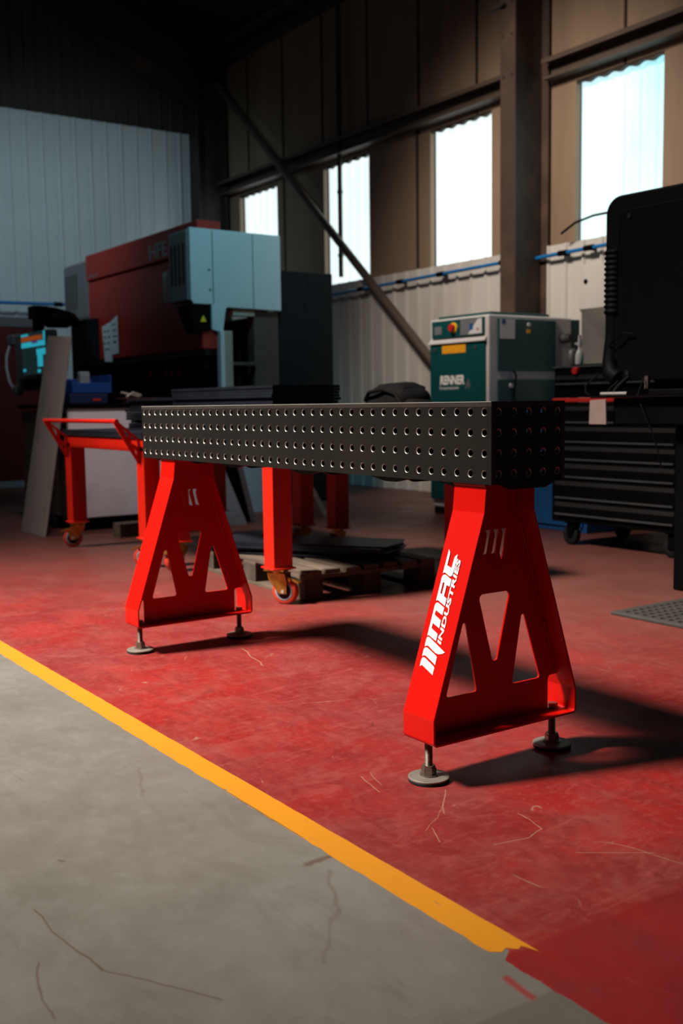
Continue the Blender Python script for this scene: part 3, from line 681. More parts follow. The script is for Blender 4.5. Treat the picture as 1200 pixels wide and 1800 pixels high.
def trolley(name, label, loc, rz, L_, W_, rot, handle=False):
    t = thing(name, label, 'trolley', loc, rz=rz, local=True, group='red wheeled welding trolleys')
    for i, (x, y) in enumerate(((0, 0), (L_, 0), (0, W_), (L_, W_))):
        mb = MB(); mb.box(x-.05, x+.05, y-.05, y+.05, .172, .70); mb.box(x-.062, x+.062, y-.062, y+.062, .165, .174)
        mb.build('leg', REDD, t, bev=.004)
        caster(t, x, y, rot[i], zt=.166)
    mb = MB(); z0, z1 = .668, .742
    mb.box(-.05, L_+.05, -.05, -.0, z0, z1); mb.box(-.05, L_+.05, W_, W_+.05, z0, z1); mb.box(-.05, 0, 0, W_, z0, z1); mb.box(L_, L_+.05, 0, W_, z0, z1)
    mb.build('apron_frame', REDD, t, bev=.003)
    mb = MB(); mb.box(-.06, L_+.06, -.06, W_+.06, .744, .756); mb.box(-.058, L_+.058, -.058, -.046, .756, .77)
    mb.box(-.06, L_+.06, -.06, W_+.06, .770, .782)
    mb.build('tabletop', [SHEET], t, bev=.002)
    if handle:
        mb = MB(); mb.cyl((-.02, -.19, .845), (L_+.02, -.19, .845), .013, n=16); mb.build('push_bar', REDD, t)
        for x in (0.0, L_):
            pl = [(-.185, .852), (-.05, .74), (-.05, .60), (-.062, .60), (-.205, .838)]
            h1 = [(-.150, .808), (-.118, .775), (-.118, .735)]; h2 = [(-.100, .760), (-.062, .735), (-.062, .70), (-.10, .72)]; h3 = [(-.088, .690), (-.062, .675), (-.062, .635)]
            sheet('handle_bracket', [pl, h1, h2, h3], (x, 0, 0), (0, 1, 0), (0, 0, 1), .008, REDD, t)
    return t
trolley('welding_trolley', 'red trolley with push bar standing beside the white cabinet', (-4.875, .80, 0), 0, 1.15, 1.05, [1.2, 1.0, 2.4, 1.6], True)
trolley('welding_trolley', 'red trolley standing over the wooden pallet', (-3.50, .87, 0), R(-3.5), 1.2, 1.05, [1.9, R(238-24), 2.0, .6], False)

# stock lying on the trolleys
def flat_stack(name, x0, x1, y0, y1, z0, n, th, label, cat, mt, jit=.02, rz=0, group=None):
    t = thing(name, label, cat, ((x0+x1)/2, (y0+y1)/2, z0), group=group)
    z = z0
    for i in range(n):
        a, b, c, d = [random.uniform(-jit, jit) for _ in range(4)]
        MB().box(x0+a, x1+b, y0+c, y1+d, z, z+th*.9).build('steel_plate', mt, t)
        z += th
    return t
ZT = .7825
flat_stack('steel_plate_stack', -4.05, -2.86, 1.12, 1.55, ZT, 15, .0165, 'thick dark stack of steel plates behind the bench top', 'metal stack', SHEET, .012)
flat_stack('steel_plate_stack', -4.80, -4.10, 1.15, 1.6, ZT, 11, .018, 'lower flat stack of grey plates left of the thick stack', 'metal stack', SHEET, .02)
# black bag
def blob(name, c, sx, sy, sz, mt, parent, seed, amp=.12):
    bm = bmesh.new(); bmesh.ops.create_icosphere(bm, subdivisions=4, radius=1)
    rnd = random.Random(seed); ph = [rnd.uniform(0, 6.28) for _ in range(6)]
    for v in bm.verts:
        x, y, z = v.co; k = 1+amp*(math.sin(3*x+ph[0])*math.sin(4*y+ph[1])+.5*math.sin(7*z+ph[2]+3*x)+.35*math.sin(11*x+ph[3]+5*z))
        f = lambda q: math.copysign(abs(q)**.75, q)
        v.co = Vector((f(x)*sx*k, f(y)*sy*k, f(z)*sz*k))+Vector(c)-parent_off(parent)
    me = bpy.data.meshes.new(name); bm.to_mesh(me); bm.free(); me.materials.append(mt)
    for p in me.polygons: p.use_smooth = True
    o = bpy.data.objects.new(name, me); COL.objects.link(o); o.parent = parent; return o
bag = thing('black_bag', 'soft black bag slumped on the far trolley before the white wall', 'bag', (-2.5, 1.68, ZT+.01))
blob('bag_body', (-2.50, 1.66, ZT+.125), .19, .13, .115, FABRIC, bag, 3, .05)
blob('bag_flap', (-2.48, 1.67, ZT+.215), .125, .10, .034, FABRIC, bag, 5, .08)
blob('side_pocket', (-2.29, 1.62, ZT+.085), .085, .08, .075, FABRIC, bag, 9, .06)
MB().tube([(-2.62, 1.54, ZT+.16), (-2.56, 1.52, ZT+.20), (-2.46, 1.53, ZT+.215), (-2.38, 1.55, ZT+.19), (-2.34, 1.56, ZT+.14)], .010, 8).build('strap', FABRIC, bag)

# ------------------------------------------------------------------ pallet with plates
pa = R(3.5)
pal = thing('wooden_pallet', 'weathered wooden pallet on the red floor under the trolley', 'pallet', (-2.27, .93, 0), rz=0, local=True)
pal.rotation_euler = (0, 0, R(176.5)); pal.location = (-2.225, 1.68, 0)
# local frame: x runs away from the camera side, y toward -y
PLN, PWD = 1.18, .76
for yy in (0, PWD/2-.05, PWD-.10):
    MB().box(0, PLN, yy, yy+.10, 0, .02).build('bottom_board', WOOD, pal, bev=.002)
    for xx in (0, PLN/2-.07, PLN-.14): MB().box(xx, xx+.14, yy, yy+.10, .02, .098).build('spacer_block', WOOD2, pal, bev=.003)
for xx in (0, PLN/2-.07, PLN-.14): MB().box(xx, xx+.14, 0, PWD, .098, .118).build('stringer_board', WOOD, pal, bev=.002)
k = 0; xx = 0
for wd, gp in ((.10, .05), (.12, .07), (.10, .06), (.12, .06), (.10, .07), (.12, .07), (.10, 0)):
    pass
nb = 7
for i in range(nb):
    yy = i*(PWD-.09)/(nb-1); MB().box(random.uniform(-.01, .01), PLN+random.uniform(-.01, .01), yy, yy+.085, .118, .138).build('deck_board', WOOD, pal, bev=.003)
st = thing('steel_strip_stack', 'pile of thin dark steel strips lying on the wooden pallet', 'metal stack', (-2.85, 1.28, .138), rz=R(33), local=True)
for i in range(9):
    a = R(random.uniform(-2.5, 2.5)); L_ = random.uniform(.92, 1.02); w_ = random.uniform(.28, .34); c, s_ = math.cos(a), math.sin(a)
    dx, dy = random.uniform(-.04, .04), random.uniform(-.03, .03)
    P = [(dx+c*u-s_*v, dy+s_*u+c*v) for u, v in ((-L_/2, -w_/2), (L_/2, -w_/2), (L_/2+.03, 0), (L_/2, w_/2), (-L_/2, w_/2))]
    MB().prism(P, lambda a_, b, d: (a_, b, d), i*.0075, i*.0075+.0062).build('steel_strip', SHEET, st)

# ------------------------------------------------------------------ rubber mat
mt_ = thing('rubber_mat', 'dark perforated rubber floor mat at the right edge', 'mat', (-1.17, 1.785, 0))
mb = MB(); p = .045; nx, ny = 20, 13; x0, y0 = -1.135, 1.82
perf(mb, [x0+p*(i+.5) for i in range(nx)], [y0+p*(j+.5) for j in range(ny)], lambda u, v, w: (u, v, .014-w), .010, .0155, p, p, (x0, x0+nx*p), (y0, y0+ny*p), 10)
mb.box(x0, x0+nx*p, y0, y0+ny*p, 0.0, .003, 1)
mb.build('mat_grid', [MATR, RUBBER, MATR, MATR], mt_)
mb = MB(); X0, X1, Y0, Y1 = x0-.035, x0+nx*p+.035, y0-.035, y0+ny*p+.035
for (a, b, c, d) in ((X0, X1, Y0, y0), (X0, X1, Y1-.035, Y1), (X0, x0, y0, Y1-.035), (X1-.035, X1, y0, Y1-.035)): mb.box(a, b, c, d, 0, .015)
mb.build('mat_border', MATR, mt_, bev=.004)

# ------------------------------------------------------------------ compressor
cp = thing('air_compressor', 'teal and grey cabinet air compressor against the cladding', 'air compressor', (-4.6, 4.35, 0))
mb = MB(); mb.box(-4.945, -4.235, 3.905, 4.82, .12, 1.60); mb.box(-4.93, -4.25, 3.92, 4.80, .06, .12)
mb.build('housing', LGREY, cp, bev=.012)
MB().box(-4.90, -4.27, 3.96, 4.60, 1.60, 1.625).build('top_cover', TEAL, cp, bev=.006)
for x_, y_ in ((-4.88, 3.97), (-4.30, 3.97), (-4.88, 4.75), (-4.30, 4.75)): MB().box(x_-.05, x_+.05, y_-.04, y_+.04, 0, .06).build('foot', RUBBER, cp, bev=.01)
dr = MB().box(-4.925, -4.262, 3.889, 3.906, .13, 1.395).build('front_door', TEAL, cp, bev=.006)
dr['label'] = 'teal front door with white lettering'
MB().box(-4.768, -4.483, 3.886, 3.889, 1.318, 1.384).build('warning_label', ORANGE, dr)
for x_ in (-4.86, -4.365): MB().cyl((x_, 3.889, 1.352), (x_, 3.882, 1.352), .016, n=16).build('lock', GREYH, dr)
text('lettering', 'RENNER', .1, (-4.798, 3.8885, 1.068), (1, 0, 0), (0, 0, 1), WHITE, dr, width=.30, height=.074, shear=.12, offset=.004)
text('lettering', 'Kompressoren', .05, (-4.805, 3.8885, 1.022), (1, 0, 0), (0, 0, 1), LGREY, dr, width=.235, height=.034, shear=.12, offset=.001)
mb = MB()
for k in range(5): mb.box(-4.485+.008*k, -4.475+.008*k, 3.886, 3.8888, 1.03+.012*k, 1.05+.015*k)
mb.prism([(-4.455, 1.10), (-4.43, 1.06), (-4.455, 1.02), (-4.448, 1.06)], lambda a, b, d: (a, d, b), 3.886, 3.8888)
mb.build('logo_mark', SILVER, dr)
pn = MB().box(-4.895, -4.275, 3.886, 3.906, 1.445, 1.582).build('control_panel', TEAL, cp, bev=.004)
MB().box(-4.54, -4.285, 3.883, 3.887, 1.455, 1.575).build('display', SILVER, pn)
MB().prism([(-4.45, 1.457), (-4.288, 1.457), (-4.288, 1.573), (-4.33, 1.573)], lambda a, b, d: (a, d, b), 3.8815, 3.8832).build('display_sticker', PAPER, pn)
MB().box(-4.43, -4.39, 3.880, 3.8815, 1.49, 1.54).build('blue_mark', BLUEC, pn)
MB().box(-4.345, -4.325, 3.880, 3.8815, 1.485, 1.50).build('red_mark', REDK, pn)
MB().box(-4.86, -4.77, 3.883, 3.887, 1.475, 1.54).build('rating_plate', SILVER, pn)
k_ = MB().cyl((-4.62, 3.886, 1.518), (-4.62, 3.876, 1.518), .042, n=24).build('emergency_stop', YELLOW, pn)
MB().cyl((-4.62, 3.876, 1.518), (-4.62, 3.845, 1.518), .028, n=20).build('stop_button', REDK, k_)
MB().prism([(3.906, 1.44), (3.872, 1.405), (3.872, 1.398), (3.906, 1.398)], lambda a, b, d: (d, a, b), -4.93, -4.25).build('sill', LGREY, cp)
p1 = MB().box(-4.236, -4.222, 3.996, 4.630, 1.165, 1.572).build('side_door', TEAL, cp, bev=.005)
MB().box(-4.222, -4.2205, 4.013, 4.171, 1.414, 1.566).build('notice', PAPER, p1)
MB().cyl((-4.2205, 4.05, 1.545), (-4.2195, 4.05, 1.545), .022, n=16).build('notice_mark', BLUEC, p1)
MB().cyl((-4.222, 4.32, 1.529), (-4.212, 4.32, 1.529), .016, n=16).build('lock', LGREY, p1)
MB().box(-4.222, -4.220, 4.30, 4.34, 1.463, 1.495).build('warning_label', ORANGE, p1)
p2 = MB().box(-4.236, -4.222, 3.996, 4.630, .16, 1.10).build('side_door', TEAL, cp, bev=.005)
MB().cyl((-4.222, 4.13, 1.05), (-4.212, 4.13, 1.05), .018, n=16).build('lock', LGREY, p2)
MB().tube([(-4.215, 4.15, 1.165), (-4.205, 4.17, 1.13), (-4.21, 4.155, 1.0), (-4.21, 4.17, .8)], .008).build('cable', BLACKP, cp)
rc = MB().box(-4.88, -4.25, 4.821, 5.06, .08, 1.59).build('rear_section', TEAL, cp, bev=.006)
mb = MB(); mb.cyl((-4.24, 4.72, 1.43), (-4.17, 4.72, 1.43), .038, n=20); mb.cyl((-4.17, 4.72, 1.43), (-4.15, 4.72, 1.43), .03, n=20); mb.build('pressure_valve', GREYH, cp)
mb = MB(); mb.lathe((-4.18, 4.77, 1.12), (0, 0, 1), [(.01, 0), (.04, .02), (.042, .2), (.03, .22), (.012, .23)], 20); mb.build('filter_bowl', GREYH, cp)

# blue cabinet behind the bench end
bc = thing('blue_cabinet', 'low bright blue cabinet on the floor behind the bench end', 'cabinet', (-3.65, 4.1, 0))
MB().box(-4.17, -3.145, 3.82, 4.5, .0, .86).build('cabinet_body', BLUEC, bc, bev=.006)
MB().box(-4.14, -3.175, 3.805, 3.82, .04, .82).build('cabinet_door', BLUEC, bc, bev=.004)
MB().prism([(-3.235, .06), (-3.20, .02), (-3.19, .06), (-3.205, .095), (-3.225, .09)], lambda a, b, d: (a, d, b), 3.8035, 3.805).build('logo_mark', WHITE, bc)

# ------------------------------------------------------------------ tool chest
tcx = thing('tool_chest', 'black rolling tool chest with many shallow drawers on casters', 'tool chest', (-2.46, 3.5, 0))
x0, x1, yf, yb = -2.965, -1.955, 3.285, 3.90
MB().box(x0, x1, yf, yb, .15, .915).build('lower_body', BLACKM, tcx, bev=.008)
MB().box(x0+.01, x1-.01, yf+.005, yb-.03, .945, 1.13).build('upper_body', BLACKM, tcx, bev=.008)
tr_ = MB().box(x0+.005, x1-.005, yf-.006, yb, .916, .942).build('red_trim_shelf', REDK, tcx, bev=.003)
MB().box(x0, x1, yf-.005, yb-.02, 1.131, 1.143).build('lid', GREYH, tcx, bev=.003)
def drawer(z0, z1, first=False):
    d = MB().box(x0+.035, x1-.035, yf-.012, yf, z0, z1).build('drawer', BLACKM, tcx, bev=.004)
    mb = MB(); mb.box(x0+.045, x1-.045, yf-.022, yf-.012, z0+.004, z0+.014); mb.build('drawer_pull', GREYH, d)
    mb = MB(); mb.box(x0+.04, x1-.04, yf-.0135, yf-.012, z1-.042, z1-.016); mb.build('grip_strip', mat_strip, d)
mat_strip = mat('dark grey grip strip', (0.006, 0.0065, 0.0065), 0.6, var=0.1)
for z0, z1 in ((.192, .294), (.298, .430), (.434, .541), (.545, .653), (.657, .776), (.780, .905)): drawer(z0, z1)
for z0, z1 in ((1.022, 1.10),): drawer(z0, z1)
MB().cyl((-2.752, yf-.0, 1.112), (-2.752, yf-.03, 1.112), .022, n=20).build('red_knob', REDK, tcx)
for i, (x_, y_) in enumerate(((-2.82, 3.34), (-2.03, 3.34), (-2.82, 3.83), (-2.03, 3.83))):
    c = MB(); c.box(x_-.045, x_+.045, y_-.04, y_+.04, .142, .15)
    for s_ in (-1, 1): c.prism([(x_-.035, .142), (x_+.035, .142), (x_+.0, .05), (x_-.035, .05)], lambda a, b, d: (a+.0, d, b), y_+s_*.026-.002, y_+s_*.026+.002)
    co = c.build('caster', BLACKM, tcx)
    MB().lathe((x_-.018, y_-.02, .062), (0, 1, 0), [(.03, 0), (.058, .002), (.062, .008), (.062, .032), (.058, .038), (.03, .04)], 30).build('wheel', RUBBER, co)
# bottle and tray on the chest
sb = thing('spray_bottle', 'clear spray bottle standing on the black tool chest', 'bottle', (-2.86, 3.42, 1.155))
MB().lathe((-2.86, 3.42, 1.156), (0, 0, 1), [(.024, 0), (.027, .01), (.027, .06), (.018, .085), (.010, .095), (.010, .12)], 20).build('bottle_body', GLASSY, sb)
mb = MB(); mb.box(-2.872, -2.850, 3.41, 3.43, 1.276, 1.30); mb.box(-2.895, -2.872, 3.414, 3.426, 1.284, 1.296); mb.prism([(-2.87, 1.30), (-2.85, 1.30), (-2.856, 1.345), (-2.866, 1.345)], lambda a, b, d: (a, d, b), 3.413, 3.427); mb.build('trigger_head', WHITE, sb)
tag(recenter(MB().box(-2.90, -2.50, 3.38, 3.62, 1.144, 1.156).build('black_tray', BLACKP, bev=.003), (-2.7, 3.5, 1.144)), 'thin black tray on the tool chest under the spray bottle', 'tray')

# ------------------------------------------------------------------ white wall unit behind the chest
wu = thing('white_wall_unit', 'tall white open unit behind the tool chest', 'cabinet', (-3.6, 4.9, 0))
mb = MB(); mb.box(-4.035, -4.015, 4.70, 5.2, 0, 1.99); mb.box(-3.02, -3.0, 4.70, 5.2, 0, 1.99); mb.box(-4.015, -3.02, 5.17, 5.2, 0, 1.99); mb.box(-4.015, -3.02, 4.72, 5.17, .9, .93)
mb.build('carcass', LINER, wu)
MB().box(-4.03, -3.005, 4.68, 4.70, 1.645, 1.99).build('upper_door', LINER, wu, bev=.004)
MB().cyl((-3.955, 4.68, 1.86), (-3.955, 4.672, 1.86), .018, n=16).build('lock', BLACKP, wu)

# ------------------------------------------------------------------ black workstation at the right edge
ws = thing('black_workstation', 'tall black machine console with ribbed hose at the right edge', 'machine', (-1.3, 2.7, 0))
# big boxy enclosure with a rounded frame
fr = rounded([(-1.85, 1.12), (-1.05, 1.12), (-1.05, 1.935), (-1.85, 1.945)], [.03, .03, .04, .09], 8)
mb = MB(); mb.prism(fr, lambda a, b, d: (a, d, b), 2.50, 2.56); mb.build('rounded_frame', BLACKP, ws, bev=.012)
MB().box(-1.80, -1.06, 2.56, 2.95, 1.10, 1.90).build('enclosure', BLACKM, ws, bev=.02)
MB().box(-1.755, -1.08, 2.487, 2.50, 1.02, 1.865).build('front_plate', BLACKM, ws, bev=.006)
for x_, z_ in ((-1.685, 1.83), (-1.685, 1.06)): MB().cyl((x_, 2.487, z_), (x_, 2.481, z_), .012, n=12).build('screw', RUBBER, ws)
mb = MB(); z = 1.36; prof = []
while z < 1.66: prof += [(.050, z), (.058, z+.008), (.058, z+.016), (.050, z+.024)]; z += .027
mb.lathe((-1.805, 2.53, 0), (0, 0, 1), prof, 24); mb.build('ribbed_hose', BLACKP, ws)
mb = MB(); mb.tube([(-1.805, 2.53, 1.37), (-1.81, 2.53, 1.25), (-1.82, 2.52, 1.12), (-1.80, 2.50, 1.06), (-1.74, 2.49, 1.03)], .045, 14)
mb.build('hose_elbow', BLACKP, ws)
mb = MB(); mb.tube([(-1.80, 2.48, 1.20), (-1.74, 2.45, 1.23), (-1.69, 2.46, 1.26), (-1.64, 2.47, 1.25)], .004)
mb.build('hose_clip', BLACKP, ws)
MB().box(-1.60, -1.04, 2.58, 2.92, .947, 1.10).build('neck', BLACKM, ws, bev=.01)
MB().box(-1.70, -1.0, 2.40, 2.95, .805, .935).build('shelf_box', BLACKM, ws, bev=.006)
MB().box(-1.815, -1.0, 2.36, 2.95, .936, .946).build('shelf_top', BLACKM, ws, bev=.002)
MB().box(-1.385, -.95, 2.48, 2.95, .0, .804).build('pedestal', BLACKM, ws, bev=.01)
MB().box(-1.50, -1.02, 2.42, 2.56, .947, .975).build('keyboard_tray', BLACKP, ws, bev=.004)
MB().tube([(-1.72, 2.46, 1.02), (-1.75, 2.43, .98), (-1.735, 2.40, .957), (-1.71, 2.40, .950)], .006).build('cable', BLACKP, ws)
MB().tube([(-1.66, 2.47, 1.04), (-1.69, 2.42, .99), (-1.70, 2.40, .955)], .012).build('cable', BLACKP, ws)
MB().tube([(-1.86, 2.47, 1.06), (-1.90, 2.42, 1.0), (-1.88, 2.40, .965), (-1.83, 2.38, .950)], .005).build('cable', BLACKP, ws)
MB().tube([(-1.56, 2.46, 1.03), (-1.56, 2.43, .98), (-1.55, 2.40, .94), (-1.50, 2.38, .88), (-1.46, 2.385, .80), (-1.42, 2.39, .70), (-1.40, 2.40, .60)], .004).build('cable', BLACKP, ws)
MB().box(-1.565, -1.545, 2.47, 2.487, .98, 1.04).build('rusty_bracket', BROWNM, ws)
mb = MB(); mb.hexa([(-1.812, 2.350, .805), (-1.70, 2.350, .805), (-1.70, 2.358, .805), (-1.812, 2.358, .805), (-1.808, 2.350, .926), (-1.705, 2.350, .930), (-1.705, 2.358, .930), (-1.808, 2.358, .926)])
tag(recenter(mb.build('hanging_card', CARD, bev=.002), (-1.75, 2.354, .805)), 'pinkish card hanging from the shelf of the black console', 'card')
mb = MB(); mb.cyl((-1.76, 2.38, .9565), (-1.60, 2.385, .9565), .009, n=10)
tag(recenter(mb.build('steel_rod', BRIGHT), (-1.7, 2.38, .947)), 'short bright metal rod lying on the black console shelf', 'rod')

# ------------------------------------------------------------------ press brake
pb = thing('press_brake', 'large red press brake with pale grey side cover and vents', 'press brake', (-7.8, 3.0, 0))
MB().box(-9.07, -6.46, 2.59, 2.80, 1.42, 2.25).build('ram', BRED, pb, bev=.01)
up = MB().box(-9.07, -6.47, 2.57, 2.80, 2.262, 2.53).build('upper_beam', BRED, pb, bev=.01)
MB().box(-9.07, -6.47, 2.60, 2.80, 2.245, 2.265).build('beam_groove', BLACKM, pb)
text('lettering', 'HFE 3i', .2, (-7.46, 2.5685, 2.295), (1, 0, 0), (0, 0, 1), SILVER, up, width=.62, height=.14, offset=.006)
text('lettering', 'AMADA', .1, (-9.02, 2.5685, 2.285), (1, 0, 0), (0, 0, 1), SILVER, up, width=.30, height=.035)
# side cover
ux_ = -6.43
mb = MB(); mb.prism([(2.475, 1.84), (2.50, 1.805), (2.672, 1.805), (2.672, 1.59), (2.777, 1.555), (2.80, 1.70), (2.815, 1.775), (2.83, 1.785), (3.385, 1.775), (3.385, 2.447), (2.475, 2.452)], lambda a, b, d: (d, a, b), -6.47, -6.43)
mb.box(-6.80, -6.47, 2.80, 3.38, 1.79, 2.445)
sc = mb.build('side_cover', COVER, pb, bev=.006)
MB().box(-6.4305, -6.428, 2.688, 2.694, 1.81, 2.44).box(-6.4305, -6.428, 3.092, 3.097, 1.785, 2.44).build('panel_joint', BLACKM, sc)
MB().cyl((-6.43, 2.655, 2.10), (-6.426, 2.655, 2.10), .010, n=10).cyl((-6.43, 2.66, 1.93), (-6.426, 2.66, 1.93), .010, n=10).build('screw', GREYH, sc)
vc = MB().box(-6.83, -6.472, 2.463, 2.588, 1.835, 2.44).build('vented_cover', VENT, pb, bev=.012)
mb = MB()
for k in range(4): mb.box(-6.77+.075*k, -6.755+.075*k, 2.458, 2.465, 1.98, 2.33)
mb.build('vent_slot', BLACKM, vc)
mb = MB(); mb.hexa([(-6.60, 2.50, 1.56), (-6.435, 2.50, 1.56), (-6.435, 2.665, 1.58), (-6.60, 2.665, 1.56), (-6.72, 2.47, 1.80), (-6.44, 2.47, 1.80), (-6.44, 2.67, 1.80), (-6.72, 2.67, 1.80)])
lb_ = mb.build('lower_housing', BLACKM, pb, bev=.008)
MB().prism([(2.56, 1.655), (2.62, 1.655), (2.59, 1.71)], lambda a, b, d: (d, a, b), -6.437, -6.434).build('warning_triangle', YELLOW, lb_)
lv = MB().box(-9.83, -9.10, 2.60, 3.2, 1.87, 2.50).build('vented_cover', VENT, pb, bev=.03)
mb = MB()
for k in range(5): mb.box(-9.76+.08*k, -9.745+.08*k, 2.595, 2.602, 2.0, 2.38)
mb.build('vent_slot', BLACKM, lv)
MB().box(-9.80, -9.1, 2.65, 3.1, .0, 1.87).build('lower_housing', BLACKM, pb, bev=.02)
MB().box(-9.02, -8.80, 2.53, 2.59, 1.44, 1.86).build('side_bracket', NAVY, pb, bev=.01)
# clamp rail and tooling, bed, frames
mb = MB(); mb.box(-9.1, -6.5, 2.63, 2.75, 1.37, 1.42); mb.build('clamp_rail', GREYH, pb, bev=.004)
for k in range(11): MB().box(-9.0+.23*k, -8.84+.23*k, 2.62, 2.70, 1.24, 1.37).build('tool_clamp', BLACKM, pb, bev=.006)
for x_ in (-7.62, -7.28, -7.14, -7.0): MB().prism([(x_, 1.22), (x_+.05, 1.28), (x_+.035, 1.22), (x_+.01, 1.19)], lambda a, b, d: (a, d, b), 2.60, 2.61).build('red_clamp_lever', REDK, pb)
MB().box(-9.1, -6.5, 2.62, 2.78, .2, 1.08).build('bed', BLACKM, pb, bev=.01)
MB().box(-9.1, -6.5, 2.95, 3.0, .2, 1.42).build('back_plate', BLACKM, pb)
sf = MB().box(-6.60, -6.50, 3.40, 4.0, 0, 2.15).build('side_frame', NAVY, pb, bev=.008)
MB().cyl((-6.50, 3.74, 2.06), (-6.494, 3.74, 2.06), .032, n=20).cyl((-6.50, 3.71, 1.86), (-6.494, 3.71, 1.86), .034, n=20).build('frame_hole', RUBBER, sf)
MB().box(-9.7, -9.6, 3.0, 4.0, 0, 2.15).build('side_frame', NAVY, pb, bev=.008)
MB().box(-9.6, -6.62, 3.3, 3.9, 0, 1.75).build('rear_body', BLACKM, pb, bev=.02)
MB().box(-6.47, -6.40, 2.735, 2.775, .96, 1.58).build('guard_post', LGREY, pb, bev=.004)
MB().box(-6.47, -6.41, 2.778, 2.86, .2, 1.58).build('guard_post', BEIGE, pb, bev=.004)
MB().box(-6.60, -6.48, 3.12, 3.38, .2, 1.77).build('inner_panel', BROWNM, pb, bev=.004)
MB().box(-6.56, -6.46, 2.9, 3.12, 1.72, 1.77).build('inner_bracket', PLANK, pb, bev=.004)
MB().box(-6.52, -6.44, 2.84, 3.12, 1.28, 1.31).box(-6.52, -6.44, 2.84, 3.38, .6, .63).build('cross_rail', BROWNM, pb, bev=.004)
# papers on the machine
def paper(pts, y, name, label, cat='paper', grp='papers stuck on the press brake', ink=True):
    t = thing(name, label, cat, (pts[0][0], y, pts[0][1]), group=grp)
    MB().prism(pts, lambda a, b, d: (a, d, b), y-.004, y-.002).build('sheet', PAPER, t)
    if ink:
        x0 = min(p[0] for p in pts); x1 = max(p[0] for p in pts); z0 = min(p[1] for p in pts); z1 = max(p[1] for p in pts)
        mb = MB()
        for i in range(4):
            for j in range(2):
                xa = x0+(x1-x0)*(.2+.35*j+random.uniform(-.05, .1)); za = z1-(z1-z0)*(.22+.15*i)
                mb.box(xa, xa+(x1-x0)*.2, y-.0048, y-.0041, za-.012, za+.008)
        mb.build('ink_marks', INK, t)
paper([(-8.66, 1.40), (-8.47, 1.39), (-8.46, 1.80), (-8.71, 1.76)], 2.588, 'paper_sheet', 'crumpled white paper taped to red machine, left of two overlapping')
paper([(-8.46, 1.46), (-8.29, 1.47), (-8.29, 1.85), (-8.46, 1.80)], 2.584, 'paper_sheet', 'curled white paper taped to red machine, right of two overlapping')
paper([(-7.21, 1.88), (-7.06, 1.87), (-7.06, 2.17), (-7.21, 2.15)], 2.588, 'paper_sheet', 'white notice on red machine half hidden by the vented cover', ink=False)

# control pendant on black arm
cpn = thing('control_panel', 'grey machine control panel with a lit cyan screen', 'control panel', (-8.4, 1.7, 1.06))
mb = MB(); mb.box(-8.84, -7.86, 1.70, 1.80, 1.10, 1.66); mb.box(-9.02, -8.84, 1.68, 1.78, 1.56, 1.67); mb.box(-8.95, -8.84, 1.68, 1.78, 1.06, 1.16)
mb.build('housing', PEND, cpn, bev=.02)
mb = MB(); mb.tube([(-8.96, 1.69, 1.56), (-8.985, 1.66, 1.45), (-8.97, 1.65, 1.33), (-8.93, 1.66, 1.2), (-8.90, 1.69, 1.12)], .014); mb.build('side_handle', LGREY, cpn)
mb = MB(); X0, X1 = -8.60, -7.92
mb.box(X0, X1, 1.694, 1.699, 1.25, 1.655, 2)
mb.box(X0, X0+.2, 1.690, 1.694, 1.625, 1.645, 0); mb.box(X0, X1-.08, 1.690, 1.694, 1.575, 1.618, 1)
mb.box(X0, X1, 1.690, 1.694, 1.515, 1.565, 0); mb.box(X0+.32, X0+.48, 1.688, 1.690, 1.545, 1.565, 3)
mb.box(X0+.44, X1, 1.690, 1.694, 1.43, 1.49, 0); mb.box(X0+.46, X0+.6, 1.690, 1.694, 1.32, 1.43, 0); mb.box(X1-.04, X1, 1.690, 1.694, 1.57, 1.65, 0)
mb.box(X0+.03, X0+.10, 1.690, 1.694, 1.285, 1.31, 0); mb.box(X0+.45, X0+.53, 1.690, 1.694, 1.265, 1.295, 0)
mb.build('screen', [CYAN, ORNG, DSCR, PURP], cpn)
MB().box(-8.68, -8.0, 1.690, 1.70, 1.135, 1.215).build('button_strip', BLACKP, cpn, bev=.003)
mb = MB(); mb.cyl((-8.25, 1.75, 1.66), (-8.25, 1.75, 1.86), .055, n=16); mb.box(-8.33, -8.17, 1.68, 1.83, 1.78, 1.90)
mb.tube([(-8.25, 1.75, 1.85), (-8.35, 1.95, 1.85), (-8.7, 2.25, 1.84), (-9.3, 2.52, 1.84)], .06, 12)
mb.build('swing_arm', BLACKP, cpn)
ar = MB(); ar.lathe((-8.34, 1.84, 1.79), (.2, 1, 0), [(.06, 0), (.085, .03), (.085, .22), (.06, .26)], 20); ar.build('arm_joint', BLACKP, cpn)
# pale guard pillar and dark red cabinet on the left
gp = MB().box(-8.56, -8.08, 1.95, 2.05, 0.0, 1.02).build('guard_panel', GREYS, bev=.01)
tag(recenter(gp, (-8.3, 2.0, 0)), 'pale blue grey guard panel under the control screen', 'panel')
rc_ = thing('red_cabinet', 'dark red cabinet with grey top against the far wall', 'cabinet', (-10.75, 1.7, 0))
MB().box(-10.98, -10.55, .6, 2.60, .07, 1.87).build('cabinet_body', DRED, rc_, bev=.01)
MB().box(-10.98, -10.54, .58, 2.62, 1.87, 1.99).build('cabinet_top', PEND, rc_, bev=.01)
MB().box(-10.98, -10.53, .58, 2.62, 0, .07).build('plinth', GREYS, rc_)

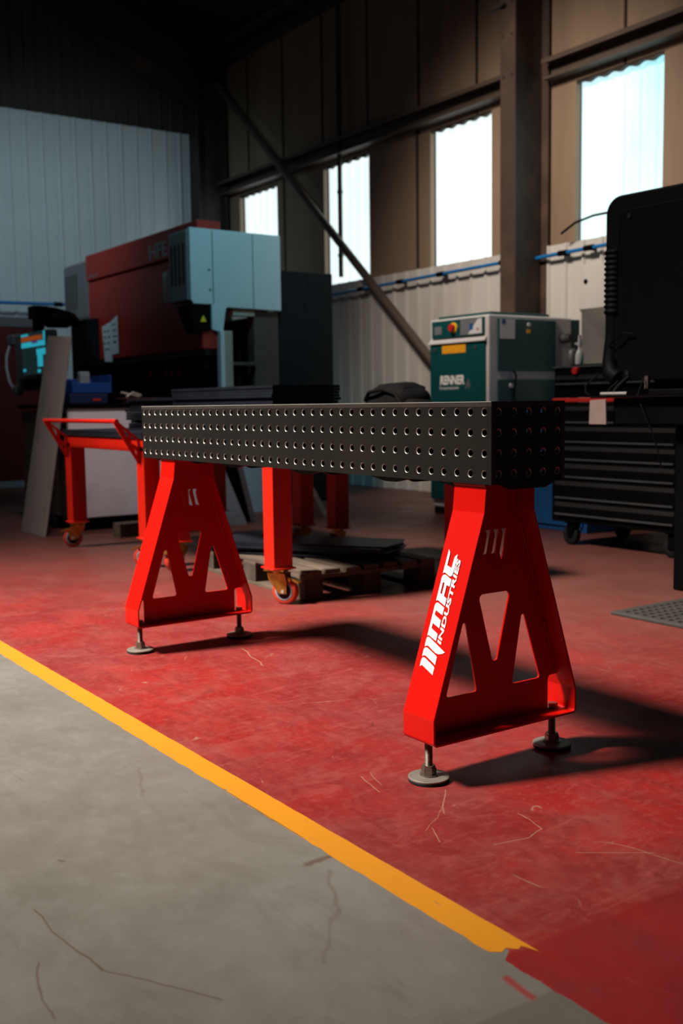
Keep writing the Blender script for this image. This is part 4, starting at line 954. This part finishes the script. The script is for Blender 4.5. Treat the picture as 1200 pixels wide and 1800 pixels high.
# ------------------------------------------------------------------ white cabinet with clutter, leaning plate
wc = thing('white_cabinet', 'white steel cabinet on wheels behind the push-bar trolley', 'cabinet', (-6.2, 1.6, 0))
MB().box(-6.75, -5.70, 1.06, 2.12, .10, .905).build('cabinet_body', CABB, wc, bev=.008)
MB().box(-5.70, -5.66, 1.05, 2.13, .10, .92).build('cabinet_front', CABW, wc, bev=.006)
MB().box(-6.77, -5.64, 1.04, 2.14, .921, .95).build('worktop', BLACKM, wc, bev=.004)
for x_, y_ in ((-6.05, 1.06), (-5.76, 1.62), (-5.76, 1.95), (-6.6, 1.3)):
    MB().lathe((x_, y_-.03, .048), (0, 1, 0), [(.02, 0), (.045, .003), (.048, .01), (.048, .05), (.045, .057), (.02, .06)], 24).box(x_-.02, x_+.02, y_-.03, y_+.03, .05, .10).build('wheel', RUBBER, wc)
bp_ = MB().box(-6.6, -5.85, 1.15, 2.6, .0, .045).build('timber_beam', WOOD2, bev=.004)
bpo = MB().box(-5.25, -5.12, 1.2, 2.0, 0, .10).build('timber_beam', WOOD, bev=.004); tag(recenter(bpo, (-5.18, 1.6, 0)), 'rough timber beam on the floor before the white cabinet', 'timber')
bpy.data.objects.remove(bp_)
cr = thing('blue_crate', 'open blue plastic crate on the white cabinet', 'crate', (-5.95, 1.32, .95))
mb = MB(); cx0, cx1, cy0, cy1, cz0, cz1 = -6.2, -5.80, 1.14, 1.46, 1.03, 1.15
mb.box(cx0, cx1, cy0, cy1, cz0, cz0+.01); mb.box(cx0, cx1, cy0, cy0+.008, cz0, cz1-.02); mb.box(cx0, cx1, cy1-.008, cy1, cz0, cz1+.02); mb.box(cx0, cx0+.008, cy0, cy1, cz0, cz1); mb.box(cx1-.008, cx1, cy0, cy1, cz0, cz1-.04)
for k in range(5): mb.box(cx1, cx1+.006, cy0+.03+.06*k, cy0+.04+.06*k, cz0, cz1-.04)
mb.build('crate_body', BLUEP, cr, bev=.003)
MB().box(-6.22, -5.79, 1.12, 1.42, .951, 1.028).build('crate_base', mat('navy crate base', (.004, .012, .05), .5), cr, bev=.006)
MB().box(-5.786, -5.783, 1.30, 1.36, .975, .99).build('red_tag', REDK, cr)
tag(recenter(MB().box(-6.05, -5.98, 1.28, 1.36, 1.041, 1.20).build('pale_carton', GREYS, bev=.01), (-6.0, 1.32, 1.041)), 'small pale carton standing in the blue crate', 'carton')
tt_ = thing('tool_tray', 'shallow dark red tray of tools on white cabinet beside crate', 'tray', (-5.8, 1.65, .95))
mb = MB(); mb.box(-6.0, -5.66, 1.50, 1.86, .951, .985); mb.box(-6.02, -5.64, 1.48, 1.88, .985, .992); mb.build('tray_body', mat('dark maroon tray', (.10, .02, .02), .5), tt_, bev=.004)
pl = thing('pliers', 'pair of pliers with pale handles lying on the maroon tray', 'pliers', (-5.72, 1.58, .993))
MB().tube([(-5.72, 1.54, 1.0), (-5.73, 1.60, 1.035), (-5.76, 1.68, 1.012)], .008).build('handle', PLANK, pl)
MB().tube([(-5.72, 1.50, 1.035), (-5.73, 1.58, 1.018), (-5.75, 1.66, 1.003)], .008).build('handle', PLANK, pl)
tag(recenter(MB().box(-5.98, -5.76, 1.462, 1.478, .951, 1.0).box(-5.9, -5.8, 1.465, 1.475, 1.0, 1.02).build('black_toolbox', BLACKP, bev=.006), (-5.87, 1.45, .951)), 'small black toolbox between the crate and the tray', 'toolbox')
wc2 = thing('red_white_can', 'small red and white can below the guard post of press brake', 'can', (-6.3, 2.45, 1.0))
# leaning plate
lp_ = MB(); A_, B_, C_, D_ = (-5.97, .766, .004), (-5.53, .80, .0), (-5.39, 1.0, 1.424), (-5.87, 1.0, 1.458)
th = Vector((0.0, .006, 0))
lp_.hexa([A_, B_, tuple(Vector(B_)+th), tuple(Vector(A_)+th), D_, C_, tuple(Vector(C_)+th), tuple(Vector(D_)+th)])
tag(recenter(lp_.build('leaning_steel_plate', GALV), (-5.75, .79, 0)), 'tall narrow grey steel plate leaning against the white cabinet', 'steel plate')
bpy.data.objects.remove(wc2)

# sheets leaning behind, seen between the legs
def lean(name, y0, y1, ytop0, ytop1, z1, x, xt, th_, mt, label, cat):
    mb = MB(); mb.hexa([(x, y0, 0), (x+th_, y0, 0), (x+th_, y1, 0), (x, y1, 0), (xt, ytop0, z1), (xt+th_, ytop0, z1), (xt+th_, ytop1, z1), (xt, ytop1, z1)])
    return tag(recenter(mb.build(name, mt), (x, (y0+y1)/2, 0)), label, cat, 'sheet stock leaning behind the trolleys')
mb = MB()
for k in range(12): mb.hexa([(-5.30-.02*k, 2.02, .06*k), (-5.28-.02*k, 2.02, .06*k), (-5.28-.02*k, 2.325-.0155*k, .06*k), (-5.30-.02*k, 2.325-.0155*k, .06*k), (-5.32-.02*k, 2.02, .06*k+.058), (-5.295-.02*k, 2.02, .06*k+.058), (-5.295-.02*k, 2.3095-.0155*k, .06*k+.058), (-5.32-.02*k, 2.3095-.0155*k, .06*k+.058)])
tag(recenter(mb.build('ribbed_sheet', GREYS), (-5.3, 2.17, 0)), 'grey ribbed sheet leaning behind the left trestle leg', 'sheet', 'sheet stock leaning behind the trolleys')
lean('steel_sheet', 2.335, 2.42, 2.150, 2.235, .74, -6.1, -6.1, .70, BLACKM, 'black sheet leaning beside the grey ribbed sheet', 'sheet')
lean('steel_sheet', 2.43, 2.475, 2.245, 2.29, .74, -6.0, -6.0, .60, VENT, 'dark grey sheet leaning next to the pale blue sheet', 'sheet')
lean('pale_sheet', 2.56, 3.08, 2.30, 2.9, .9, -6.05, -6.10, .02, BLUSH, 'pale blue sheet leaning behind the trolley legs', 'sheet')
lean('timber_plank', 3.085, 3.13, 2.90, 2.945, .70, -5.35, -5.75, .03, PLANK, 'pale timber plank leaning right of the pale blue sheet', 'plank')

# strip internal helper tags
for o in bpy.data.objects:
    if '_b' in o: del o['_b']
